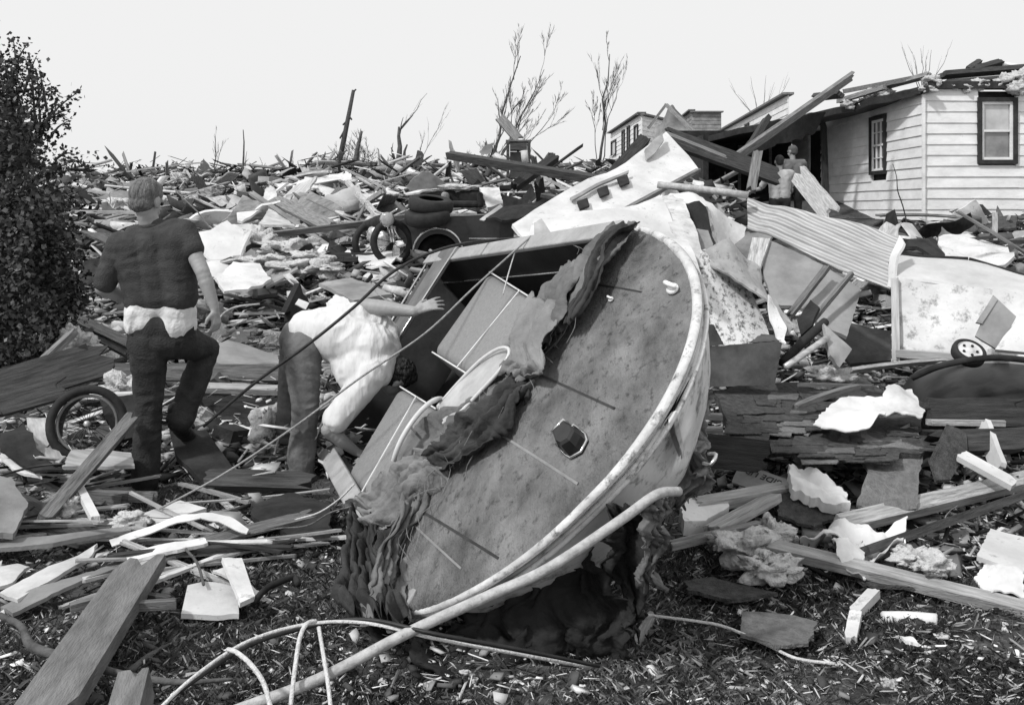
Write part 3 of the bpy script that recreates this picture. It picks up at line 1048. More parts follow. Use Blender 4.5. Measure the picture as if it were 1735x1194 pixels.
    for r_ in range(3):
        for k_ in range(7): f.append((r_ * 7 + k_, r_ * 7 + (k_ + 1) % 7, (r_ + 1) * 7 + (k_ + 1) % 7, (r_ + 1) * 7 + k_))
    f.append(tuple(range(21, 28)))
    mb3.add([rotm @ x + c for x in v], f)
    bl = mb3.build('bow_light', mat('bow_light_housing', .008, .02, 20, .35, .02, spec=.3), root, False)
    m4 = MB(); m4.tube([c + rotm @ Vector((a_ * 1.02, b_ * 1.04, .004)) for a_, b_ in dsh], .0055, 6, True)
    m4.tube([c + rotm @ Vector((.01, -.052, .0)), c + rotm @ Vector((.01, -.048, .058)), c + rotm @ Vector((.01, .048, .058)), c + rotm @ Vector((.01, .052, .0))], .0045, 6)
    m4.tube([c + rotm @ Vector((-.085, -.03, .03)), c + rotm @ Vector((-.076, -.03, .06)), c + rotm @ Vector((-.076, .03, .06)), c + rotm @ Vector((-.085, .03, .03))], .007, 6)
    m4.build('chrome_ring', M_chrome, bl, True)
    def cleat(px, py, sc, nm='bow_chock'):
        c = deckpt(px, py)
        m_ = MB(); m_.add([rotm @ (x * sc) + c for x in sphere_geo((0, 0, .012), (.036, .024, .014), 14, 8)[0]], sphere_geo((0, 0, 0), 1, 14, 8)[1])
        m_.tube([c + rotm @ (Vector((-.034, .0, .02)) * sc), c + rotm @ (Vector((-.02, .0, .04)) * sc), c + rotm @ (Vector((.02, 0, .045)) * sc), c + rotm @ (Vector((.036, .01, .022)) * sc)], .009 * sc, 8, n=3)
        m_.build(nm, mat('white_fitting', .75, .88, 20, .3, .05), root, True)
    cleat(1138, 488, 1.1); cleat(1040, 512, .55, 'deck_hook')
    c = W(lr[bowi][0] - .07, lr[bowi][1], -.27)
    m5 = MB(); m5.tube([c + ax * .02 + ey * .02, c + ax * .06 + ey * .02, c + ax * .06 - ey * .02, c + ax * .02 - ey * .02], .007, 8, n=3); m5.build('bow_eye', M_chrome, root, True)
    return root, PB, W, loc, ax, ey, ez, lr
BOAT, PB, BW_, BLOC, BAX, BEY, BEZ, BLR = boat()

# canvas of the torn convertible top, along the windshield line
M_canvas = mat('grey_canvas', .07, .19, 4, .9, .6, 30)
M_canvasd = mat('dark_canvas', .02, .06, 4, .9, .6, 30)
M_canvasl = mat('pale_canvas', .13, .25, 4, .9, .6, 30)
def BR(rows):
    return [(PB(a[0], a[1], a[2]), PB(b[0], b[1], b[2])) for a, b in rows]
can = empty('torn_canvas', PB(880, 620, .1), 'torn grey canvas top bunched along the boat windshield', 'canvas')
def cpart(nm, rows, m_, **k):
    return drape(nm, None, None, BR(rows), m_, parent=can, **k)
cpart('canvas_fold', [((1040, 385, .03), (1078, 380, .05)), ((1002, 420, .06), (1060, 400, .10)), ((965, 478, .08), (1018, 452, .13)), ((930, 545, .08), (990, 512, .12)), ((905, 590, .06), (962, 560, .06))], M_canvas, folds=2.5, amp=.035)
cpart('canvas_fold', [((1055, 378, .09), (1085, 381, .08)), ((1018, 405, .14), (1048, 400, .13)), ((985, 470, .16), (1012, 462, .15)), ((955, 540, .15), (972, 545, .14))], M_canvasd, folds=1, amp=.02)
cpart('canvas_fold', [((955, 455, .05), (1000, 440, .13)), ((925, 495, .07), (975, 480, .15)), ((900, 540, .09), (955, 530, .16)), ((880, 575, .09), (930, 585, .12))], M_canvas, folds=3, amp=.03, rag=.02)
cpart('canvas_flap', [((905, 500, .12), (950, 520, .16)), ((870, 560, .14), (925, 575, .18)), ((862, 600, .15), (915, 620, .16)), ((845, 625, .14), (892, 638, .12))], M_canvasl, folds=1.5, amp=.03, rag=.03)
cpart('canvas_fold', [((905, 600, .02), (935, 560, .08)), ((890, 640, .05), (905, 650, .06)), ((870, 680, .07), (892, 690, .05)), ((855, 705, .05), (872, 715, .03))], M_canvasd, folds=2, amp=.03)
cpart('canvas_fold', [((870, 640, .10), (898, 655, .08)), ((800, 672, .12), (862, 705, .08)), ((742, 700, .12), (810, 760, .08)), ((705, 740, .10), (762, 795, .06)), ((690, 790, .06), (730, 830, .04))], M_canvas, folds=1.8, amp=.045, rag=.05)
cpart('canvas_flap', [((880, 650, .10), (890, 668, .10)), ((810, 690, .16), (850, 735, .1)), ((765, 720, .16), (815, 768, .09)), ((720, 760, .14), (755, 800, .1))], M_canvasd, folds=2, amp=.04, rag=.05)
cpart('canvas_flap', [((720, 770, .12), (760, 800, .10)), ((668, 800, .12), (730, 825, .10)), ((625, 845, .12), (680, 880, .08)), ((592, 858, .12), (635, 900, .08))], M_canvasl, folds=2.5, amp=.05, rag=.04)
cpart('canvas_flap', [((700, 840, .10), (738, 815, .06)), ((672, 880, .14), (720, 860, .06)), ((642, 930, .16), (690, 905, .06)), ((628, 985, .2), (660, 960, .1)), ((615, 1050, .2), (640, 1010, .12))], M_canvas, folds=2, amp=.04, rag=.03)
cpart('canvas_flap', [((596, 868, .12), (640, 880, .1)), ((585, 930, .16), (650, 950, .1)), ((575, 985, .2), (670, 1010, .12)), ((590, 1030, .22), (690, 1060, .14))], M_canvasd, folds=4, amp=.05, rag=.05)
cpart('canvas_flap', [((655, 925, .05), (690, 915, .03)), ((650, 970, .05), (692, 980, .03)), ((655, 1040, .06), (692, 1045, .03))], M_canvasl, folds=2.5, amp=.03, rag=.02)
thr = MB()
_r = random.Random(3)
for _k in range(90):
    t_ = _r.random()
    px_ = np.interp(t_, [0, .3, .55, .8, 1], [1010, 915, 800, 690, 640]) + _r.uniform(-40, 40); py_ = np.interp(t_, [0, .3, .55, .8, 1], [430, 570, 720, 850, 960]) + _r.uniform(-20, 20)
    p_ = PB(px_, py_, _r.uniform(.08, .16)); L_ = _r.uniform(.04, .16)
    thr.tube([p_, p_ + Vector((_r.gauss(0, .02), _r.gauss(-.02, .02), -L_ * .4)), p_ + Vector((_r.gauss(0, .03), _r.gauss(-.02, .02), -L_))], .0014, 4, n=3)
thr_o = thr.build('frayed_threads', M_canvasl, can); thr_o['kind'] = 'stuff'
# dark rags hanging under the bow to the ground
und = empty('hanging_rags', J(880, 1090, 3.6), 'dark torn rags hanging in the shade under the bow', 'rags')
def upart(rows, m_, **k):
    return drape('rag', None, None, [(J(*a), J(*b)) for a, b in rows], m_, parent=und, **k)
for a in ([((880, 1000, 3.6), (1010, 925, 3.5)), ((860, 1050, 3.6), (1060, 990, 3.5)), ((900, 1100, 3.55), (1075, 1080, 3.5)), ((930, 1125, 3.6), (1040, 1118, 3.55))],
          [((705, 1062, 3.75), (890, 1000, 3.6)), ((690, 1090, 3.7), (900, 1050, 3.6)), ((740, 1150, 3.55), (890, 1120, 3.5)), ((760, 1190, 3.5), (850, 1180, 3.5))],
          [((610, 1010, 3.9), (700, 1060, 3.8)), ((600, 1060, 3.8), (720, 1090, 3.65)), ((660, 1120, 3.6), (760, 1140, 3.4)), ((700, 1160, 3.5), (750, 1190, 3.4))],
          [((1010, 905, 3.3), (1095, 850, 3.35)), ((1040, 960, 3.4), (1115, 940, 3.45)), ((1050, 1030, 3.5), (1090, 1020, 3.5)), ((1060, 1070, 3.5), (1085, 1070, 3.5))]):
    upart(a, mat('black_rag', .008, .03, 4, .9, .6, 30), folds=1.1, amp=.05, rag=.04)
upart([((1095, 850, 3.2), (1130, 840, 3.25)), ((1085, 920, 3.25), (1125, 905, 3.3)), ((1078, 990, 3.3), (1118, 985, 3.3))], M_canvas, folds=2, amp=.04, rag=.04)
rr_ = empty('ragged_curtain', J(1165, 760, 4.0), 'ragged strip of torn vinyl hanging behind the bow on the right', 'rags')
for a, m_ in (([((1140, 640, 3.9), (1172, 630, 3.95)), ((1145, 700, 3.95), (1180, 700, 3.9)), ((1148, 760, 3.9), (1186, 770, 3.95)), ((1140, 830, 3.9), (1175, 835, 3.95)), ((1120, 865, 3.8), (1160, 850, 3.9))], M_canvas),
              ([((1150, 600, 4.1), (1178, 600, 4.1)), ((1142, 680, 4.1), (1160, 690, 4.1)), ((1140, 780, 4.1), (1165, 790, 4.1)), ((1150, 860, 4.0), (1170, 850, 4.0))], M_canvasd),
              ([((1168, 640, 3.8), (1180, 640, 3.85)), ((1172, 720, 3.8), (1188, 730, 3.85)), ((1165, 800, 3.8), (1182, 810, 3.85))], M_canvasl)):
    drape('vinyl_strip', None, None, [(J(*p), J(*q)) for p, q in a], m_, folds=2, amp=.04, rag=.05, parent=rr_)

# ropes, cables and the bent pole
M_pole = mat('white_pole', .28, .52, 9, .5, .2, 30, stretch=(3, 3, 3), spots=.36, spot_scale=20, spot_col=.15)
tube('bent_pole', 'long bent white pole running under the boat bow to the bottom edge', 'pole', [(395, 1205, 2.75), (540, 1150, 2.82), (690, 1072, 2.9), (830, 1008, 2.98), (930, 962, 3.03), (1050, 882, 3.12), (1112, 838, 3.2), (1150, 832, 3.3)], .0165, M_pole)
tube('cable', 'pale cable of the pair arching over the grass at the bottom', 'cable', [(255, 1215, 2.55), (330, 1145, 2.7), (420, 1086, 2.85), (520, 1057, 2.95), (620, 1055, 2.95), (740, 1082, 2.9), (880, 1108, 2.95), (1000, 1130, 3.1)], .0052, M_rope)
tube('cable', 'black cable of the pair arching over the grass at the bottom', 'cable', [(245, 1215, 2.56), (330, 1152, 2.71), (420, 1094, 2.86), (520, 1062, 2.97), (620, 1049, 2.96), (740, 1074, 2.88), (880, 1100, 2.93), (1015, 1128, 3.1)], .006, M_cable)
tube('rope', 'pale rope looping down at the lower left of the cables', 'rope', [(386, 1100, 2.8), (400, 1104, 2.77), (425, 1125, 2.72), (448, 1160, 2.68), (462, 1215, 2.62)], .0068, M_rope)
tube('rope', 'pale rope hanging down from the cable crest, left strand', 'rope', [(535, 1052, 2.93), (520, 1056, 2.9), (508, 1080, 2.86), (500, 1130, 2.8), (490, 1215, 2.7)], .0065, M_rope)
tube('rope', 'pale rope hanging down from the cable crest, right strand', 'rope', [(540, 1062, 2.92), (548, 1110, 2.85), (556, 1160, 2.75), (562, 1215, 2.66)], .006, M_rope)
tube('cable', 'thick black cable sweeping up across the bent man to the boat', 'cable', [(345, 722, 5.3), (430, 650, 5.2), (520, 585, 5.15), (600, 520, 5.2), (660, 465, 5.35), (720, 432, 5.6), (790, 412, 5.9), (880, 403, 6.2)], .0085, M_cable)
tube('rope', 'thin rope stretched from the debris past the bent man to the boat gunwale', 'rope', [(270, 862, 4.9), (380, 802, 4.95), (500, 722, 5.0), (610, 640, 5.0), (720, 565, 5.1), (800, 490, 5.3), (872, 425, 5.5), (900, 400, 5.6)], .0055, mat('grey_rope', .22, .35, 60, .9, .5, 90))
tube('rope', 'short thin cord dangling from the boat gunwale over the seat', 'rope', [(872, 428, 5.5), (862, 462, 5.45), (852, 500, 5.4)], .004, M_rope)
tube('cord', 'thin cord from the lower boat corner back into the rubble', 'cord', [(500, 880, 4.7), (540, 868, 4.6), (575, 845, 4.5), (600, 820, 4.4)], .004, M_rope)
tube('cord', 'frayed cord trailing left from the lower boat corner', 'cord', [(420, 905, 4.6), (470, 895, 4.5), (520, 890, 4.4), (560, 868, 4.3), (595, 858, 4.2)], .0035, M_wood)

# ================================================================== PEOPLE
M_skin = mat('skin', .24, .34, 7, .55, .15, 60, spec=.4)
M_hairg = mat('grey_brown_hair', .05, .22, 40, .7, .9, 90, stretch=(1, 1, .3), contrast=.5)
M_hairb = mat('black_hair', .01, .03, 40, .6, .8, 90)
M_polo = mat('dark_knit_shirt', .035, .065, 9, .95, .5, 130)
M_under = mat('white_undershirt', .58, .7, 6, .9, .4, 40)
M_jeand = mat('dark_trousers', .016, .042, 8, .9, .5, 90)
M_jean = mat('faded_jeans', .07, .20, 7, .9, .3, 50, contrast=.5)
M_tee = mat('white_tee', .55, .70, 5, .9, .8, 9, stretch=(2.2, 1, .6))
M_shoe = mat('dark_leather', .012, .03, 9, .5, .3)
M_eye = mat('eye_dark', .02, .02)

def vl(a, b, t): return Vector(a).lerp(Vector(b), t)

def head_parts(c, face, up, s=1.0):
    """cranium, jaw, nose, brow and ears round a head centre; face = where it looks"""
    face = Vector(face).normalized(); up = Vector(up); up = (up - face * up.dot(face)).normalized()
    side = face.cross(up)
    M = Matrix((side, face, up)).transposed()
    P = lambda x, y, z: Vector(c) + M @ Vector((x * s, y * s, z * s))
    parts = [(P(0, -.012, .028), (.077 * s, .094 * s, .090 * s), M), (P(0, .02, -.045), (.058 * s, .066 * s, .062 * s), M),
             (P(0, .05, -.078), (.030 * s, .028 * s, .026 * s), M), (P(0, .092, -.012), .011 * s, P(0, .106, -.030), .013 * s),
             (P(-.034, .082, .012), .012 * s, P(.034, .082, .012), .012 * s), (P(-.02, .083, -.055), .010 * s, P(.02, .083, -.055), .010 * s),
             (P(-.080, -.004, -.010), (.010 * s, .020 * s, .034 * s), M), (P(.080, -.004, -.010), (.010 * s, .020 * s, .034 * s), M)]
    hair = [(P(0, -.018, .036), (.081 * s, .096 * s, .088 * s), M), (P(0, -.040, -.020), (.070 * s, .062 * s, .055 * s), M),
            (P(0, .030, .080), (.055 * s, .045 * s, .030 * s), M)]
    eyes = [P(-.030, .082, -.002), P(.030, .082, -.002)]
    return parts, hair, eyes, P

def hand_parts(wrist, d, palm_n, curl=.5, s=1.0, spread=1.0, thumb_side=1):
    """palm, four unequal fingers bent at two joints, and a thumb from the side of the palm"""
    d = Vector(d).normalized(); n = Vector(palm_n); n = (n - d * n.dot(d)).normalized()
    x = d.cross(n)                       # across the palm
    w = Vector(wrist)
    k = w + d * .085 * s
    out = [(w, .023 * s, w + d * .03 * s, .024 * s)]
    for j in (-1.1, -.35, .35, 1.1):
        out.append((w + d * .025 * s + x * j * .014 * s, .0145 * s, k + x * j * .0235 * s, .0125 * s))
    for j, L in ((-1.5, .066), (-.5, .076), (.5, .080), (1.5, .072)):
        j *= thumb_side
        b = k + x * j * .0195 * s
        dd = (d + x * j * .07 * spread).normalized()
        a1, a2 = curl * .7, curl * 1.5
        p1 = b + (dd * math.cos(a1) + n * math.sin(a1)) * L * .5 * s
        p2 = p1 + (dd * math.cos(a2) + n * math.sin(a2)) * L * .3 * s
        p3 = p2 + (dd * math.cos(a2 + curl * .6) + n * math.sin(a2 + curl * .6)) * L * .24 * s
        out += [(b, .0098 * s, p1, .0088 * s), (p1, .0088 * s, p2, .0080 * s), (p2, .0080 * s, p3, .0070 * s)]
    tb = w + d * .028 * s + x * thumb_side * .024 * s
    t1 = tb + (d * .6 + x * thumb_side * .75 + n * .25).normalized() * .042 * s
    t2 = t1 + (d * .9 + x * thumb_side * .25 + n * .35).normalized() * .032 * s
    out += [(tb, .0135 * s, t1, .0115 * s), (t1, .0115 * s, t2, .0090 * s)]
    return out

# ---- man standing with his back to us
def man_standing():
    Y = 5.6
    root = empty('person', J(255, 832, 5.6), 'man in dark polo shirt seen from behind, white shirt-tails, one foot up on wreckage', 'person')
    hc = J(249, 340, 5.6)
    face = Vector((.38, .95, -.18)); up = Vector((.02, -.1, 1))
    hp, hair, eyes, P = head_parts(hc, face, up, 1.04)
    nb = J(257, 393, 5.63)
    sh_l, sh_r = J(205, 415, 5.62), J(312, 394, 5.60)
    el_l, el_r = J(174, 488, 5.60), J(343, 460, 5.52)
    wr_l, wr_r = J(226, 512, 5.80), J(364, 522, 5.50)
    skin = hp + [(hc + Vector((0, -.02, -.05)), .056, nb, .062), (nb, .065, vl(sh_l, sh_r, .5), .08)]
    skin += [(sh_l, .055, el_l, .043), (el_l, .044, vl(el_l, wr_l, .35), .042), (vl(el_l, wr_l, .35), .042, wr_l, .029)]
    skin += [(sh_r, .055, vl(sh_r, el_r, .6), .046), (vl(sh_r, el_r, .6), .046, el_r, .042), (el_r, .041, vl(el_r, wr_r, .3), .043), (vl(el_r, wr_r, .3), .043, wr_r, .027)]
    skin += hand_parts(wr_l, (.6, .35, -.35), (.3, .8, -.2), .8)
    skin += hand_parts(wr_r, (.12, -.05, -1), (-.8, .35, 0), .75, thumb_side=-1)
    body = blob('body', skin, M_skin, root, .0065, 5)
    blob('hair', hair, M_hairg, root, .005, 3, wr=.0025, wsc=55, wdir=(1, 1, .35))
    for e in eyes:
        v, f = sphere_geo(e, .011, 10, 8); attach(meshobj('eye', [tuple(x) for x in v], f, M_eye, None, True), root)
    # polo shirt
    s = [(J(226, 425, 5.62), .118, J(243, 500, 5.62), .108), (J(262, 415, 5.62), .120, J(272, 500, 5.62), .118), (J(298, 412, 5.60), .112, J(304, 500, 5.60), .104),
         (J(216, 418, 5.62), .088, J(304, 400, 5.60), .088), (J(228, 400, 5.62), .06, J(296, 388, 5.60), .06), (J(254, 395, 5.62), .075, J(262, 388, 5.62), .07),
         (J(243, 505, 5.62), .108, J(300, 502, 5.62), .108),
         (sh_l, .078, vl(sh_l, el_l, .85), .066), (sh_r, .074, vl(sh_r, el_r, .42), .066)]
    blob('polo_shirt', s, M_polo, root, .008, 8, wr=.0055, wsc=7, wdir=(1.2, 1, 2.2))
    c0 = [J(258, 380, 5.62) + Vector((math.cos(a) * .068, math.sin(a) * .062, .012 * math.sin(a) + .018 * math.cos(a) * .3)) for a in np.linspace(0, 6.283, 21)[:-1]]
    mb = MB(); mb.tube(c0, .014, 8, True); mb.build('collar', M_polo, root, True)
    # white shirt tails
    t = [(J(244, 510, 5.62), .104, J(244, 546, 5.62), .109), (J(301, 508, 5.62), .102, J(301, 550, 5.62), .108), (J(244, 515, 5.62), .104, J(300, 512, 5.62), .102), (J(222, 530, 5.53), .028, J(218, 562, 5.52), .012)]
    blob('undershirt_tail', t, M_under, root, .007, 14, wr=.004, wsc=8, wdir=(2, 2, .8))
    # trousers: one continuous surface
    kl, al = J(252, 690, 5.60), J(246, 812, 5.62)
    kr, ar = J(350, 592, 5.95), J(306, 708, 5.74)
    p = [(J(246, 555, 5.62), .102, J(300, 552, 5.62), .104), (J(250, 580, 5.62), .112, J(298, 575, 5.64), .112), (J(252, 590, 5.62), .105, vl(J(252, 590, 5.62), kl, .5), .092), (vl(J(252, 590, 5.62), kl, .5), .092, kl, .076),
         (kl, .075, vl(kl, al, .4), .076), (vl(kl, al, .4), .074, al, .078),
         (J(302, 575, 5.64), .108, vl(J(302, 575, 5.64), kr, .6), .082), (vl(J(302, 575, 5.64), kr, .6), .082, kr, .072), (kr, .074, vl(kr, ar, .4), .080), (vl(kr, ar, .4), .078, ar, .080)]
    blob('trousers', p, M_jeand, root, .008, 10, wr=.006, wsc=8, wdir=(1, 1, 1.8))
    for h_, toe in ((J(247, 826, 5.60), J(262, 838, 5.82)), (J(298, 716, 5.72), J(322, 742, 5.93))):
        sole = [(h_, .050, vl(h_, toe, .5), .050), (vl(h_, toe, .5), .050, toe, .042), (h_, .050, h_ + Vector((0, .01, .07)), .052)]
        blob('shoe', sole, M_shoe, root, .007, 3)
    return root
man_standing()

def man_bending():
    root = empty('person', J(505, 812, 5.95), 'man in white t-shirt and faded jeans bending over into the wrecked boat', 'person')
    hipL, hipR = J(520, 590, 5.92), J(505, 575, 6.15)
    sL, sR = J(628, 636, 5.80), J(655, 566, 6.12)
    eL, wL = J(556, 728, 5.70), J(602, 764, 5.78)
    eR, wR = J(617, 518, 6.10), J(702, 528, 6.00)
    hc = J(672, 640, 5.98)
    face = Vector((.45, .35, -.8)); up = Vector((.85, .1, .45))
    hp, hair, eyes, P = head_parts(hc, face, up)
    nb = J(648, 612, 5.96)
    skin = hp + [(hc, .052, nb, .058), (nb, .06, vl(sL, sR, .5), .07)]
    skin += [(sL, .056, eL, .043), (eL, .043, vl(eL, wL, .4), .042), (vl(eL, wL, .4), .042, wL, .028)]
    skin += [(sR, .058, eR, .044), (eR, .048, vl(eR, wR, .35), .050), (vl(eR, wR, .35), .050, wR, .033)]
    skin += hand_parts(wL, (.8, .2, -.5), (.2, .3, -1), .6)
    skin += hand_parts(wR, (.75, .1, .30), (.3, .55, -.5), .25, 1.15, spread=2.4, thumb_side=1)
    blob('body', skin, M_skin, root, .0065, 5)
    blob('hair', hair, M_hairb, root, .007, 3, wr=.012, wsc=40)
    for e in eyes:
        v, f = sphere_geo(e, .011, 10, 8); attach(meshobj('eye', [tuple(x) for x in v], f, M_eye, None, True), root)
    t = [(J(520, 562, 6.03), .118, J(575, 570, 6.0), .155), (J(575, 572, 6.0), .158, J(625, 590, 5.97), .158), (J(612, 628, 5.88), .135, J(622, 570, 6.08), .125),
         (J(588, 618, 5.95), .10, J(605, 640, 5.88), .11), (J(640, 632, 5.85), .085, J(655, 585, 6.05), .09),
         (sL, .092, vl(sL, eL, .55), .082), (vl(sL, eL, .55), .082, vl(sL, eL, .80), .080), (sR, .082, vl(sR, eR, .45), .072), (J(515, 548, 6.05), .075, J(600, 545, 6.1), .12)]
    blob('t_shirt', t, M_tee, root, .0075, 18, wr=.007, wsc=10, wdir=(1.5, 1, .55))
    kN, aN = J(518, 690, 5.90), J(508, 800, 5.93)
    kF, aF = J(492, 690, 6.22), J(478, 782, 6.45)
    near = [(J(508, 575, 6.05), .125, J(520, 588, 5.98), .12), (J(512, 590, 5.98), .118, vl(J(512, 590, 5.98), kN, .5), .100), (vl(J(512, 590, 5.98), kN, .5), .100, kN, .082), (kN, .080, vl(kN, aN, .5), .080), (vl(kN, aN, .5), .080, aN, .088),
            (J(505, 580, 6.12), .11, kF, .082), (kF, .080, aF, .085)]
    blob('jeans', near, M_jean, root, .008, 10, wr=.006, wsc=9, wdir=(1, 1, 1.6))
    for h_, toe in ((J(505, 812, 5.9), J(530, 822, 6.05)), (J(474, 792, 6.4), J(452, 790, 6.55))):
        blob('shoe', [(h_, .042, vl(h_, toe, .5), .044), (vl(h_, toe, .5), .044, toe, .036)], M_shoe, root, .007, 3)
man_bending()

def small_person(label, hip, Y, shirt, pants, hair_m, h=1.72, face=(0, 1, 0), arms=((-.28, .1, -.1), (.28, .1, -.1)), vox=.02, lean=0.0, hat=None):
    """standing figure; hip = world point between the hips"""
    c = Vector(hip); k = h / 1.75
    root = empty('person', c - Vector((0, 0, .92 * k)), label, 'person')
    V = lambda x, y, z: c + Vector((x, y, z)) * k
    chest = V(lean * .4, 0, .38); neck = V(lean * .55, 0, .52); hd = V(lean * .62, .02, .68)
    hp, hair, eyes, P = head_parts(hd, face, (0, 0, 1), k)
    shl, shr = V(lean * .5 - .19, 0, .46), V(lean * .5 + .19, 0, .46)
    sk = hp + [(hd, .05, neck, .055)]
    slv = []
    for s, a in ((shl, arms[0]), (shr, arms[1])):
        e = s + Vector((a[0] * .6, a[1], -.26)) * k; w = e + Vector(a) * k * .8 + Vector((0, .05, -.08 + a[2]))
        sk += [(s, .05, e, .04), (e, .04, w, .03)] + hand_parts(w, (w - e), (0, 1, 0), .6, 1.0)
        slv += [(s, .068, s.lerp(e, .8), .058)]
    blob('body', sk, M_skin, root, vox * .55, 2)
    blob('hair', hair, hair_m, root, vox * .7, 2)
    blob('shirt', [(V(lean * .4 - .09, 0, .38), .115, V(-.07, 0, .06), .115), (V(lean * .4 + .09, 0, .38), .115, V(.07, 0, .06), .115), (shl, .08, shr, .08)] + slv, shirt, root, vox, 2, wr=.008)
    blob('trousers', [(V(-.08, 0, 0), .11, V(.08, 0, 0), .11), (V(-.1, 0, -.05), .10, V(-.12, .03, -.45), .072), (V(-.12, .03, -.45), .07, V(-.13, -.03, -.86), .06),
                      (V(.1, 0, -.05), .10, V(.12, .06, -.45), .072), (V(.12, .06, -.45), .07, V(.13, .02, -.86), .06)], pants, root, vox, 2)
    for x in (-.13, .13):
        blob('shoe', [(V(x, -.03, -.90), .04, V(x, .16, -.91), .038)], M_shoe, root, vox * .7, 1)
    return root
M_shirtg = mat('pale_grey_shirt', .30, .45, 9, .9, .4)
small_person('person in pale shirt seen from behind, standing before the dark porch of the house', J(1321, 338, 17.6), 17.6, M_shirtg, M_dark, M_hairb, arms=((-.16, .22, .02), (.10, .2, .02)))
small_person('person in grey jacket standing deeper in the porch shade behind the pale shirt', J(1343, 318, 19.3), 19.3, mat('grey_jacket', .10, .18, 9, .9), M_dark, mat('dark_cap', .06, .12), h=1.8, face=(-.6, .8, -.1), arms=((-.2, .2, .1), (.2, .2, 0)))
small_person('tiny distant person in a white top on the skyline, left of the pair', J(257, 304, 60), 60, M_paper, M_dark, M_hairb, vox=.03)
small_person('tiny distant person in dark clothes on the skyline, right of the pair', J(289, 303, 60), 60, M_polo, M_dark, M_hairb, vox=.03, arms=((-.3, .1, 0), (.2, .1, .2)))

# ================================================================== TREES
def bare_tree(name, label, cat, base, tips, r0, seed, twig=1.0, m=None, group=None, depth=3, spread=.5):
    rnd = random.Random(seed)
    m = m or M_bark
    root = empty(name, base, label, cat, group)
    tr, cr = MB(), MB()
    def grow(mb, p, q, r, d):
        L = (q - p).length
        pts = [p]
        for i in range(1, 6):
            t = i / 5
            pts.append(p.lerp(q, t) + Vector((rnd.uniform(-1, 1), rnd.uniform(-1, 1), rnd.uniform(-1, 1))) * L * .025 * (1 if i < 5 else 0))
        mb.tube(pts, [r, r * .85, r * .7, r * .55, r * .42, r * .25], 6 if d < 2 else 4)
        if d >= depth: return
        k = int(rnd.randint(4, 6) * twig)
        for i in range(k):
            t = rnd.uniform(.3, .97)
            s = p.lerp(q, t)
            dr = (q - p).normalized()
            o = Vector((rnd.uniform(-1, 1), rnd.uniform(-.8, .8), rnd.uniform(-.1, .8)))
            dd = (dr * (1 - spread * .5) + o * spread).normalized()
            grow(cr, s, s + dd * L * rnd.uniform(.25, .5) * (1.15 - t * .4), max(r * .42 * (1 - t * .5), .008), d + 1)
    for q, f in tips:
        grow(tr, Vector(base), Vector(q), r0 * f, 0)
    tr.build('trunk', m, root, True)
    if cr.v: cr.build('crown', m, root, True)
    return root
bare_tree('bare_tree', 'big leafless tree on the skyline left of centre-right, many thin limbs leaning right', 'tree', J(820, 318, 44),
          [(J(882, 95, 44), 1), (J(922, 118, 43), .7), (J(905, 165, 45), .7), (J(940, 190, 43), .55), (J(862, 190, 45), .8), (J(835, 250, 43), .6)], .075, 3, twig=1.3, depth=3, spread=.42)
bare_tree('bare_tree', 'slim leafless tree standing before the far white house', 'tree', J(1014, 295, 42),
          [(J(1033, 92, 42), 1), (J(1048, 132, 42), .5), (J(1004, 170, 42), .4)], .065, 5, depth=3, spread=.35)
bare_tree('broken_tree', 'splintered tree stump with one long curved limb rising right', 'tree', J(675, 300, 48),
          [(J(676, 215, 48), 1), (J(663, 250, 48), .6), (J(690, 245, 48), .7)], .20, 8, twig=.4, depth=1, spread=.5)
bare_tree('bare_tree', 'thin bent sapling growing from the splintered stump', 'tree', J(676, 222, 48),
          [(J(700, 195, 48), .9), (J(724, 158, 48), .6)], .05, 9, twig=.6, depth=1, spread=.35)
bare_tree('bare_tree', 'faint forked sapling just right of the splintered stump', 'tree', J(700, 298, 50),
          [(J(718, 235, 50), .9), (J(750, 200, 50), .5)], .04, 10, twig=.8, depth=2, spread=.4)
bare_tree('bare_tree', 'single bare stick-like sapling on the skyline right of the standing man', 'tree', J(416, 330, 34),
          [(J(412, 220, 34), 1)], .055, 12, twig=.3, depth=1, spread=.3)
bare_tree('bare_tree', 'faint small tree behind the torn gable on the left skyline', 'tree', J(364, 292, 66),
          [(J(365, 232, 66), 1), (J(378, 240, 66), .5)], .05, 14, depth=2, spread=.45)
bare_tree('bare_tree', 'fan of leafless twigs rising behind the broken house roof', 'tree', J(1565, 170, 40),
          [(J(1528, 80, 40), .6), (J(1545, 88, 40), .6), (J(1560, 82, 40), .6), (J(1578, 85, 40), .6), (J(1605, 92, 40), .6), (J(1570, 95, 41), .5)], .035, 16, twig=.5, depth=1, spread=.25)
bare_tree('bare_tree', 'group of faint twigs above the right one of the far white houses', 'tree', J(1290, 215, 50),
          [(J(1272, 130, 50), .6), (J(1237, 145, 50), .6), (J(1298, 128, 50), .6), (J(1338, 132, 50), .6), (J(1312, 140, 50), .5), (J(1250, 160, 50), .4)], .035, 18, twig=.4, depth=1, spread=.25)
bare_tree('brush', 'dense dark leafless brush at the foot of the leaning utility pole', 'bush', J(605, 305, 42),
          [(J(x, y, 42 + random.uniform(-1, 1)), .5) for x, y in ((550, 270), (565, 262), (580, 265), (590, 245), (600, 240), (612, 225), (625, 245), (635, 255), (650, 275), (620, 262), (575, 280), (640, 285), (605, 268), (560, 290), (655, 292))], .04, 20, twig=1.7, depth=2, spread=.7)
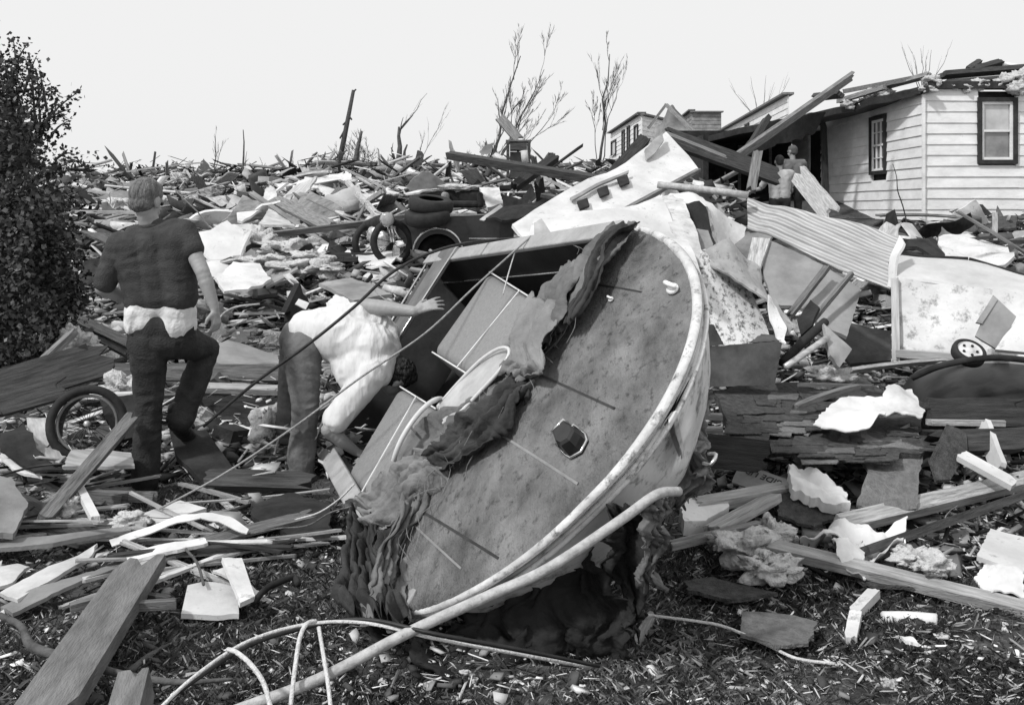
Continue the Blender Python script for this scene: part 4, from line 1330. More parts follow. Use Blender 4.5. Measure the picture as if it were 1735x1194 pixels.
bare_tree('brush', 'low thorny brush at the foot of the big leafless tree', 'bush', J(810, 312, 43),
          [(J(x, y, 43), .5) for x, y in ((770, 285), (785, 270), (800, 262), (820, 250), (835, 262), (790, 290))], .035, 22, twig=1.4, depth=2, spread=.7)
for i_, (x_, h_) in enumerate(((322, 14), (448, 25), (470, 16), (500, 30), (532, 18), (548, 30), (650, 24), (735, 30), (760, 22), (942, 20), (975, 28), (1000, 16), (640, 34), (235, 10))):
    bare_tree('sapling', 'small leafless sapling among the wreckage on the crest of the slope', 'tree', J(x_, 308, 52), [(J(x_ + random.uniform(-8, 8), 300 - h_, 52), 1), (J(x_ + random.uniform(-14, 14), 302 - h_ * .7, 52), .7)], .035, 60 + i_, twig=.8, depth=2, spread=.5, group='small saplings along the crest')
up = empty('utility_pole', J(570, 300, 44), 'snapped utility pole leaning right on the skyline', 'pole')
mbp = MB(); mbp.tube([J(568, 310, 44), J(584, 230, 44), J(599, 153, 44)], [.13, .11, .075], 10); mbp.build('shaft', M_woodd, up, True)
for a, b in (((588, 205), (581, 212)), ((583, 222), (576, 235)), ((580, 240), (583, 262)), ((599, 156), (603, 152)), ((590, 195), (596, 203))):
    mbp = MB(); mbp.tube([J(*a, 44), J(*b, 43.9)], .04, 5); mbp.build('splinter', M_woodd, up, True)
bare_tree('stump', 'short dark leaning stump between the utility pole and the splintered tree', 'tree', J(598, 290, 41), [(J(613, 222, 41), 1)], .16, 30, twig=.3, depth=1)

# big leafy shrub at the left edge
def leafy_shrub():
    base = Vector((-4.35, 7.9, 0))
    root = empty('evergreen_shrub', base, 'tall dark leafy shrub filling the left edge', 'bush')
    rnd = random.Random(4)
    limbs = MB()
    clumps = []
    def E(px, py, Y): return J(px, py, Y)
    # crown envelope: right edge per row (px), as read from the photograph
    rows = [(60, -60), (95, -20), (120, 10), (150, 28), (185, 38), (220, 58), (260, 72), (300, 86), (350, 100), (400, 104), (450, 112), (500, 124), (550, 112), (590, 80), (610, 40)]
    def edge(py): return float(np.interp(py, [r[0] for r in rows], [r[1] for r in rows]))
    V, Fc, tone = [], [], []
    k = 0
    def leaf(p, s, t):
        nonlocal k
        d = Vector((rnd.gauss(0, 1), rnd.gauss(0, 1), rnd.gauss(0, .8))).normalized()
        u = d.cross(Vector((rnd.gauss(0, 1), rnd.gauss(0, 1), rnd.gauss(0, 1)))).normalized()
        w = s * .42
        V.extend([tuple(p - d * s * .5), tuple(p + u * w - d * s * .05), tuple(p + d * s * .6), tuple(p - u * w - d * s * .05)])
        Fc.append((k, k + 1, k + 2, k + 3)); k += 4
        tone.append(t)
    for i in range(1000):
        py = 70 + 545 * rnd.random() ** .8
        e = edge(py)
        px = e - abs(rnd.gauss(0, 1)) * 62 + rnd.gauss(0, 20) - 14
        if py < 360 and rnd.random() < .5: continue
        px = max(px, -160)
        Yc = 7.9 + rnd.uniform(-.9, .9) * (.5 + .5 * min(1, (e - px) / 60))
        c = E(px, py, Yc)
        c.z = max(c.z, .1)
        r = rnd.uniform(.03, .10)
        tn = rnd.choice((.018, .03, .045, .065, .10))
        for _ in range(rnd.randint(26, 50)):
            q = c + Vector((rnd.gauss(0, r), rnd.gauss(0, r), rnd.gauss(0, r)))
            leaf(q, rnd.uniform(.022, .052), tn * rnd.uniform(.6, 1.7))
        if i % 12 == 0:
            b0 = base + Vector((rnd.uniform(-.15, .2), rnd.uniform(-.15, .15), rnd.uniform(0, .4)))
            limbs.tube([b0, b0.lerp(c, .5) + Vector((rnd.uniform(-.1, .1), rnd.uniform(-.1, .1), .12)), c], [.022, .014, .005], 5, n=3)
    # sprays poking out of the outline
    for a, b in (((30, 140), (22, 62)), ((20, 170), (8, 100)), ((60, 210), (50, 92)), ((70, 235), (62, 118)), ((80, 190), (66, 120)), ((60, 225), (138, 152)), ((70, 230), (100, 168)),
                 ((80, 240), (116, 205)), ((95, 270), (128, 262)), ((10, 200), (45, 130)), ((90, 300), (110, 280)), ((5, 190), (30, 100)), ((100, 500), (138, 470)), ((100, 540), (135, 520)), ((40, 160), (62, 95)), ((20, 130), (46, 75)), ((80, 330), (128, 318)), ((85, 360), (125, 340)), ((90, 400), (132, 395)), ((60, 180), (95, 150)), ((70, 215), (120, 185)), ((90, 450), (140, 440))):
        p, q = E(*a, 7.8), E(*b, 7.8 + rnd.uniform(-.3, .3))
        limbs.tube([p, p.lerp(q, .5) + Vector((0, 0, .03)), q], [.012, .008, .003], 5, n=3)
        n = int((q - p).length / .006)
        for i in range(n):
            t = rnd.random() ** .8
            leaf(p.lerp(q, t) + Vector((rnd.gauss(0, .035), rnd.gauss(0, .035), rnd.gauss(0, .035))), rnd.uniform(.02, .045), rnd.uniform(.02, .07))
    tp = E(120, 270, 7.8)
    limbs.tube([E(98, 262, 7.8), E(140, 275, 7.8), E(172, 277, 7.7)], [.006, .004, .002], 4, n=3)
    o = fast_mesh('foliage', np.array(V), np.array(Fc), tone_mat('shrub_leaf', .55), np.array(tone))
    attach(o, root)
    limbs.build('branches', M_bark, root, True)
leafy_shrub()

# ================================================================== LARGE WRECKAGE
W_ = M_whiteb
def thing(name, label, cat, at): return empty(name, J(*at), label, cat)
# broken white trailer/roof panel in the middle
r = thing('wall_panel', 'large white wall panel with three square holes rising behind the boat', 'panel', (1030, 320, 9.5))
pk = sheet('panel_skin', None, None, [(868, 378, 8.0), (960, 325, 8.8), (1045, 282, 9.6), (1128, 226, 10.6), (1150, 248, 10.3), (1183, 286, 9.9), (1105, 330, 9.0), (1020, 378, 8.2), (905, 408, 7.7), (888, 405, 7.7)], W_, .03, .02, .02, parent=r)
for a, b in ((988, 345), (1022, 324), (1056, 306)):
    q_ = [(a - 10, b - 4), (a + 7, b - 10), (a + 11, b + 3), (a - 5, b + 9)]
    sheet('hole_shade', None, None, [on_plane(pk, x_, y_, .035) for x_, y_ in q_], M_dark, .02, .001, parent=r)  # dark sheet laid on the skin, its colour standing for shade in the hole
plank('edge_strip', None, None, (1040, 366, 8.0), (1184, 288, 9.7), .05, .03, M_wood, parent=r)
sheet('cover_strip', None, None, [on_plane(pk, x_, y_, .04) for x_, y_ in ((966, 334), (1010, 311), (1066, 288), (1065, 292), (1010, 316), (970, 338))], M_grey, .02, .004, .003, parent=r)
sheet('loose_board', 'grey board pinned on top of the big white panel near its peak', 'board', [(1094, 250, 9.9), (1122, 226, 10.3), (1124, 240, 10.1), (1110, 258, 9.9), (1098, 266, 9.8)], M_grey, .03)
# second white hull-like body just above the boat
r = thing('trailer_body', 'crushed white trailer body lying right behind the boat deck', 'trailer', (1100, 400, 7.0))
sheet('side_skin', None, None, [(905, 370, 7.2), (1010, 358, 7.2), (1080, 348, 7.4), (1118, 332, 7.7), (1150, 400, 7.0), (1190, 470, 6.2), (1150, 440, 6.2), (1060, 400, 6.4), (930, 405, 6.6), (895, 402, 7.0)], W_, .03, .015, .0, parent=r)
sheet('corner_skin', None, None, [(1104, 338, 7.7), (1140, 328, 7.9), (1160, 345, 7.6), (1192, 430, 6.8), (1200, 480, 6.4), (1186, 476, 6.4), (1150, 400, 6.9)], mat('scuffed_white', .35, .7, 5, .6, .3, 30, spots=.38, spot_scale=14, spot_col=.1), .03, .02, .01, parent=r)
sheet('end_skin', None, None, [(1138, 326, 7.9), (1190, 335, 8.1), (1212, 352, 8.0), (1265, 385, 8.2), (1262, 400, 8.1), (1238, 420, 8.0), (1222, 418, 7.9), (1200, 350, 7.8), (1160, 345, 7.7)], W_, .03, .01, .01, parent=r)
sheet('hole_shade', None, None, [(1158, 345, 7.62), (1185, 340, 7.66), (1196, 350, 7.7), (1205, 395, 7.5), (1218, 430, 7.3), (1200, 440, 7.1), (1178, 400, 7.3), (1160, 372, 7.5)], M_dark, .01, .005, parent=r)  # flat dark sheet, coloured as the shade inside the gap
sheet('torn_lining', None, None, [(1176, 385, 7.2), (1200, 390, 7.2), (1208, 415, 7.1), (1196, 438, 7.0), (1184, 415, 7.1)], M_grey, .01, .02, parent=r)
tube('hook', None, None, [(925, 395, 6.5), (936, 405, 6.45), (950, 403, 6.45), (950, 396, 6.45)], .012, M_dark, parent=r)
sheet('siding_scrap', 'small pale wedge of siding at the left tip of the trailer body', 'siding piece', [(905, 380, 6.5), (918, 372, 6.5), (940, 402, 6.4), (905, 404, 6.4)], M_white, .02)
tube('tube', 'thick pale pipe lying from the panels to the corrugated sheet', 'pipe', [(1114, 313, 8.6), (1190, 321, 8.5), (1268, 331, 8.4)], .032, M_pole, n=2)
# corrugated sheet
def corrug():
    m = mat('corrugated_metal', .30, .66, 2.0, .5, 0, 6, metal=.15, stretch=(1, 9, 9), contrast=.5)
    n, l = m.node_tree.nodes, m.node_tree.links
    w = n.new('ShaderNodeTexWave'); w.wave_type = 'BANDS'; w.bands_direction = 'Y'
    w.inputs['Scale'].default_value = 5.2; w.inputs['Distortion'].default_value = .4
    tc = [q for q in n if q.type == 'TEX_COORD'][0]
    l.new(tc.outputs['Object'], w.inputs['Vector'])
    b = n.new('ShaderNodeBump'); b.inputs['Strength'].default_value = .9; b.inputs['Distance'].default_value = .03
    l.new(w.outputs['Fac'], b.inputs['Height']); l.new(b.outputs[0], n['Principled BSDF'].inputs['Normal'])
    return m
sheet('corrugated_sheet', 'long corrugated metal roof sheet lying diagonally below the house', 'metal sheet', [(1266, 334, 8.6), (1340, 352, 8.2), (1440, 375, 7.8), (1528, 402, 7.5), (1505, 445, 7.3), (1508, 488, 7.1), (1420, 455, 7.5), (1330, 410, 8.0), (1266, 386, 8.4)], corrug(), .012, .012, .0, div=20)
sheet('metal_flashing', 'bent white flashing folded at the right end of the corrugated sheet', 'flashing', [(1526, 400, 7.3), (1532, 412, 7.2), (1518, 440, 7.1), (1512, 488, 7.0), (1502, 484, 7.05), (1508, 440, 7.2)], W_, .02, .02)
# speckled curled sheet and plywood
sheet('speckled_panel', 'white panel spattered with mud standing behind the dark cardboard box', 'panel', [(1186, 425, 6.6), (1215, 420, 6.8), (1262, 470, 6.7), (1300, 540, 6.5), (1312, 582, 6.4), (1180, 590, 6.2), (1182, 500, 6.4)], mat('mud_spattered', .6, .8, 3, .6, .2, 20, spots=.47, spot_scale=24, spot_col=.05), .02, .03)
sheet('curled_sheet', 'curled grey sheet leaning over the mud-spattered panel', 'metal sheet', [(1190, 424, 6.6), (1225, 415, 6.7), (1290, 440, 6.8), (1306, 480, 6.7), (1330, 560, 6.4), (1322, 582, 6.3), (1300, 520, 6.4), (1250, 490, 6.5), (1215, 455, 6.5)], mat('curled_grey', .18, .5, 3, .6, .2, 20, spots=.4, spot_scale=14, spot_col=.1), .015, .07, wscale=3)
sheet('metal_sliver', 'bright curved sliver of metal right of the mud-spattered panel', 'metal sheet', [(1304, 497, 6.3), (1318, 520, 6.3), (1334, 555, 6.2), (1332, 582, 6.1), (1318, 575, 6.15), (1308, 540, 6.2)], W_, .012, .02)
for pts, l in (([(1285, 402, 8.0), (1345, 425, 7.8), (1395, 452, 7.6), (1352, 518, 7.2), (1310, 510, 7.3), (1296, 470, 7.5)], 'leftmost grey plywood sheet below the corrugated sheet'),
               ([(1398, 453, 7.6), (1460, 490, 7.4), (1435, 570, 7.0), (1395, 555, 7.1), (1352, 520, 7.2)], 'rightmost grey plywood sheet below the corrugated sheet, notched corner')):
    sheet('plywood_sheet', l, 'plywood', pts, mat('plywood_grey', .17, .36, 2, .85, .15, 20), .03, .015, .008)
sheet('wall_board', 'pale board propped between trailer body and plywood', 'board', [(1275, 402, 8.0), (1305, 405, 7.9), (1285, 460, 7.5), (1262, 450, 7.6)], M_woodl, .03)
plank('batten', 'thin batten running down across the rightmost plywood', 'batten', (1444, 462, 7.3), (1375, 545, 7.0), .035, .03, M_wood)
plank('batten', 'grey batten along the seam between the two plywood sheets', 'batten', (1402, 452, 7.4), (1338, 535, 7.0), .05, .03, M_wood)
sheet('crumpled_bundle', 'dark crumpled bundle in the gap of the plywood', 'bundle', [(1352, 545, 6.9), (1372, 505, 7.0), (1388, 520, 6.9), (1380, 560, 6.8), (1360, 575, 6.8)], M_dark, .03, .05)
tube('pipe', 'dark pipe slanting down left beside the dark box', 'pipe', [(1325, 615, 6.3), (1360, 580, 6.5), (1398, 545, 6.7)], .03, M_dark, n=2)
tube('pipe', 'bright pipe slanting down left beside the dark box', 'pipe', [(1330, 622, 6.15), (1365, 598, 6.3), (1402, 572, 6.5)], .022, M_metal, n=2)
sheet('plywood_sheet', 'dark torn board hanging below the pipes', 'board', [(1398, 545, 6.6), (1445, 590, 6.5), (1425, 620, 6.4), (1408, 600, 6.4), (1402, 575, 6.5)], M_grey, .03, .03)
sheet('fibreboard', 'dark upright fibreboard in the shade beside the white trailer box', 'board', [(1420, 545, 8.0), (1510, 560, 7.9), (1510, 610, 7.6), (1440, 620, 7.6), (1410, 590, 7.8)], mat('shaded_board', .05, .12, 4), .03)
# cardboard box (dark, stained)
def carton():
    r = thing('carton', 'dark stained cardboard carton with open flaps standing beside the bow', 'box', (1250, 655, 5.9))
    A, B, C, D = J(1176, 588, 5.95), J(1324, 578, 6.15), J(1312, 652, 6.1), J(1188, 656, 5.9)
    back = Vector((.08, .5, .0))
    def pl(nm, q, m_=M_cardd):
        sheet(nm, None, None, q, m_, .008, .008, .006, parent=r)
    pl('front_wall', [A, B, C, D]); pl('back_wall', [A + back, B + back, C + back, D + back]); pl('side_wall', [A, A + back, D + back, D]); pl('side_wall', [B, B + back, C + back, C])
    pl('flap', [J(1182, 588, 5.95), J(1200, 548, 6.0), J(1210, 550, 6.0), J(1226, 584, 6.05)]); pl('flap', [J(1270, 580, 6.1), J(1290, 566, 6.2), J(1310, 568, 6.2), J(1324, 578, 6.15)])
carton()
# white trailer / camper box at the right
def camper():
    r = thing('camper', 'white utility trailer box lying at the right below the house', 'trailer', (1640, 600, 7.0))
    m_ = mat('camper_white', .50, .78, 2.5, .5, .3, 14, spots=.43, spot_scale=12, spot_col=.22)
    sheet('side_wall', None, None, [(1516, 470, 7.0), (1600, 480, 6.9), (1760, 500, 6.7), (1760, 608, 6.5), (1640, 600, 6.7), (1516, 596, 6.9)], m_, .04, .008, parent=r)
    sheet('roof', None, None, [(1522, 430, 7.5), (1640, 440, 7.4), (1760, 470, 7.2), (1760, 503, 6.7), (1600, 482, 6.9), (1516, 472, 7.0)], mat('camper_roof', .4, .6, 3, .6), .04, .008, parent=r)
    plank('edge_trim', None, None, (1516, 470, 6.97), (1518, 612, 6.85), .05, .03, M_metal, parent=r)
    plank('sill', None, None, (1518, 598, 6.85), (1760, 614, 6.45), .06, .05, M_metal, parent=r)
    plank('roof_rail', None, None, (1515, 434, 7.5), (1640, 440, 7.42), .04, .04, M_black, parent=r)
    plank('roof_rail', None, None, (1640, 440, 7.42), (1740, 470, 7.2), .04, .04, M_black, parent=r)
camper()
sheet('metal_scrap', 'bent grey metal scrap leaning on the white trailer box', 'metal sheet', [(1682, 502, 6.6), (1722, 535, 6.5), (1690, 592, 6.4), (1652, 570, 6.5)], mat('scrap_grey', .2, .35, 3, .5, .1, metal=.3), .02, .02)
sheet('metal_scrap', 'dark narrow strip along the bent grey scrap', 'metal sheet', [(1682, 502, 6.58), (1690, 508, 6.56), (1664, 548, 6.5), (1654, 546, 6.5)], M_grey, .02, .01)
sheet('door_panel', 'white panel corner jutting in at the right edge', 'panel', [(1722, 545, 6.3), (1765, 520, 6.3), (1765, 600, 6.1), (1686, 592, 6.2), (1700, 570, 6.25)], W_, .03, .01)
# hub-capped wheel
def wheel_obj(parent, c, ax, rad, width, rimm=M_chrome, rim_r=.62):
    ax = Vector(ax).normalized(); u = ax.orthogonal().normalized(); v = ax.cross(u)
    a = MB()
    prof = [(rim_r, -.5), (.86, -.5), (.97, -.36), (1, 0), (.97, .36), (.86, .5), (rim_r, .5)]
    vs, fs = [], []; N = 36
    for i in range(N):
        t = 2 * math.pi * i / N
        for (rr, h) in prof: vs.append(Vector(c) + (u * math.cos(t) + v * math.sin(t)) * rr * rad + ax * h * width)
    K = len(prof)
    for i in range(N):
        for k in range(K - 1):
            fs.append((i * K + k, ((i + 1) % N) * K + k, ((i + 1) % N) * K + k + 1, i * K + k + 1))
    ty = meshobj('tyre', [tuple(x) for x in vs], fs, M_black, None, True); attach(ty, parent)
    so = ty.modifiers.new('s', 'SOLIDIFY'); so.thickness = .015
    if rimm:
        vs, fs = [], []
        for i in range(N):
            t = 2 * math.pi * i / N
            for (rr, h) in ((rim_r + .01, .42), (rim_r * .9, .30), (rim_r * .8, .36), (rim_r * .35, .34), (rim_r * .3, .44), (.02, .46)):
                vs.append(Vector(c) + (u * math.cos(t) + v * math.sin(t)) * rr * rad + ax * h * width)
        for i in range(N):
            for k in range(5): fs.append((i * 6 + k, ((i + 1) % N) * 6 + k, ((i + 1) % N) * 6 + k + 1, i * 6 + k + 1))
        rm = meshobj('rim', [tuple(x) for x in vs], fs, rimm, None, True); attach(rm, parent)
        hl = MB()
        for i in range(5):
            t = 2 * math.pi * i / 5
            q = Vector(c) + (u * math.cos(t) + v * math.sin(t)) * rim_r * .58 * rad + ax * (.37 * width)
            hl.tube([q, q + ax * .008], rad * .08, 10)
        attach(hl.build('rim_hole', M_dark, None), rm)
r = thing('wheel', 'small wheel with bright steel rim lying under the white trailer box', 'wheel', (1640, 597, 6.3))
wheel_obj(r, J(1641, 598, 6.3), (.05, -.75, .95), .105, .07, M_whiteb, .72)
# black curved hulk at right
r = thing('car_wreck', 'black overturned car roof in deep shade at the right edge', 'car', (1700, 660, 6.2))
v, f = sphere_geo(J(1700, 690, 6.7), (.62, .8, .34), 28, 16)
attach(meshobj('car_body', [tuple(x) for x in v], f, mat('black_car_paint', .008, .02, 8, .35, .05), None, True), r)
tube('roof_gutter', None, None, [(1545, 640, 6.2), (1600, 618, 6.1), (1680, 606, 6.0), (1760, 612, 6.0)], .02, M_dark, parent=r)
mbx = MB(); mbx.box(J(1720, 700, 6.9), (.9, .8, .3)); o_ = mbx.build('side_panel', mat('black_car_paint', .008, .02), r); o_.modifiers.new('b', 'BEVEL').width = .08
# shingled roof piece
r = thing('shingled_roof_piece', 'torn piece of dark shingled roof lying flat right of the boat', 'roof piece', (1400, 700, 5.8))
base = [(1205, 662, 6.0), (1330, 645, 6.6), (1460, 640, 6.9), (1545, 690, 6.2), (1600, 740, 5.6), (1560, 770, 5.2), (1400, 760, 5.2), (1260, 752, 5.2), (1225, 700, 5.6)]
dbs = sheet('deck_boards', None, None, base, M_tar, .05, .008, .03, parent=r)
rnd = random.Random(5)
for i in range(64):
    px = rnd.uniform(1225, 1560); py = rnd.uniform(660, 762)
    if px > 1460 and py < 690: continue
    w = rnd.uniform(30, 80); hh_ = rnd.uniform(8, 20)
    Y = np.interp(py, [645, 770], [6.6, 5.15]) - .03 - rnd.uniform(0, .05)
    sl = rnd.uniform(-12, 12)
    q = [on_plane(dbs, a_, b_, c_) for a_, b_, c_ in ((px, py, .004), (px + w, py + sl * .3, .004), (px + w + rnd.uniform(-14, 14), py + hh_ * 1.4 + sl * .3, .014 + rnd.random() * .008), (px + rnd.uniform(-14, 14), py + hh_ * 1.4, .014))]
    sheet('shingle', None, None, q, M_tar if rnd.random() < .75 else M_tarl, .006, .008, .012, parent=r, div=6)
cl = 'white crumpled sheet lying on the shingled roof piece'
r = thing('cloth_sheet', cl, 'cloth', (1460, 700, 5.6))
sheet('cloth', None, None, [(1378, 712, 5.35), (1405, 685, 5.6), (1450, 678, 5.75), (1495, 672, 5.8), (1512, 658, 5.85), (1505, 690, 5.6), (1480, 715, 5.35), (1440, 732, 5.2), (1400, 728, 5.2)], M_paper, .006, .03, .012, parent=r, wscale=5, div=22)
sheet('cloth', None, None, [(1495, 672, 5.8), (1515, 655, 5.9), (1545, 662, 5.9), (1572, 685, 5.7), (1560, 706, 5.5), (1520, 704, 5.5), (1492, 700, 5.55)], mat('translucent_cloth', .42, .65, 5), .006, .04, .012, parent=r, wscale=6, div=22)
# curved tarpaper at lower right, folded cylinder
sheet('tarpaper', 'big curved sheet of tarpaper hanging off the shingled roof piece', 'tarpaper', [(1455, 745, 5.2), (1520, 748, 5.3), (1565, 760, 5.3), (1560, 800, 5.0), (1552, 862, 4.75), (1500, 868, 4.7), (1450, 860, 4.75), (1470, 800, 5.0)], M_tarl, .015, .05, .01)
sheet('tarpaper', 'dark curled tarpaper roll to the right of the big tarpaper sheet', 'tarpaper', [(1575, 778, 5.1), (1600, 725, 5.4), (1632, 735, 5.4), (1640, 760, 5.3), (1615, 805, 5.0), (1590, 808, 5.0)], M_tar, .02, .06)
sheet('tarpaper', 'dark tarpaper scrap below the shingled roof piece', 'tarpaper', [(1320, 840, 4.9), (1400, 838, 4.9), (1430, 868, 4.7), (1380, 882, 4.6), (1318, 868, 4.7)], M_tar, .015, .03, .02)

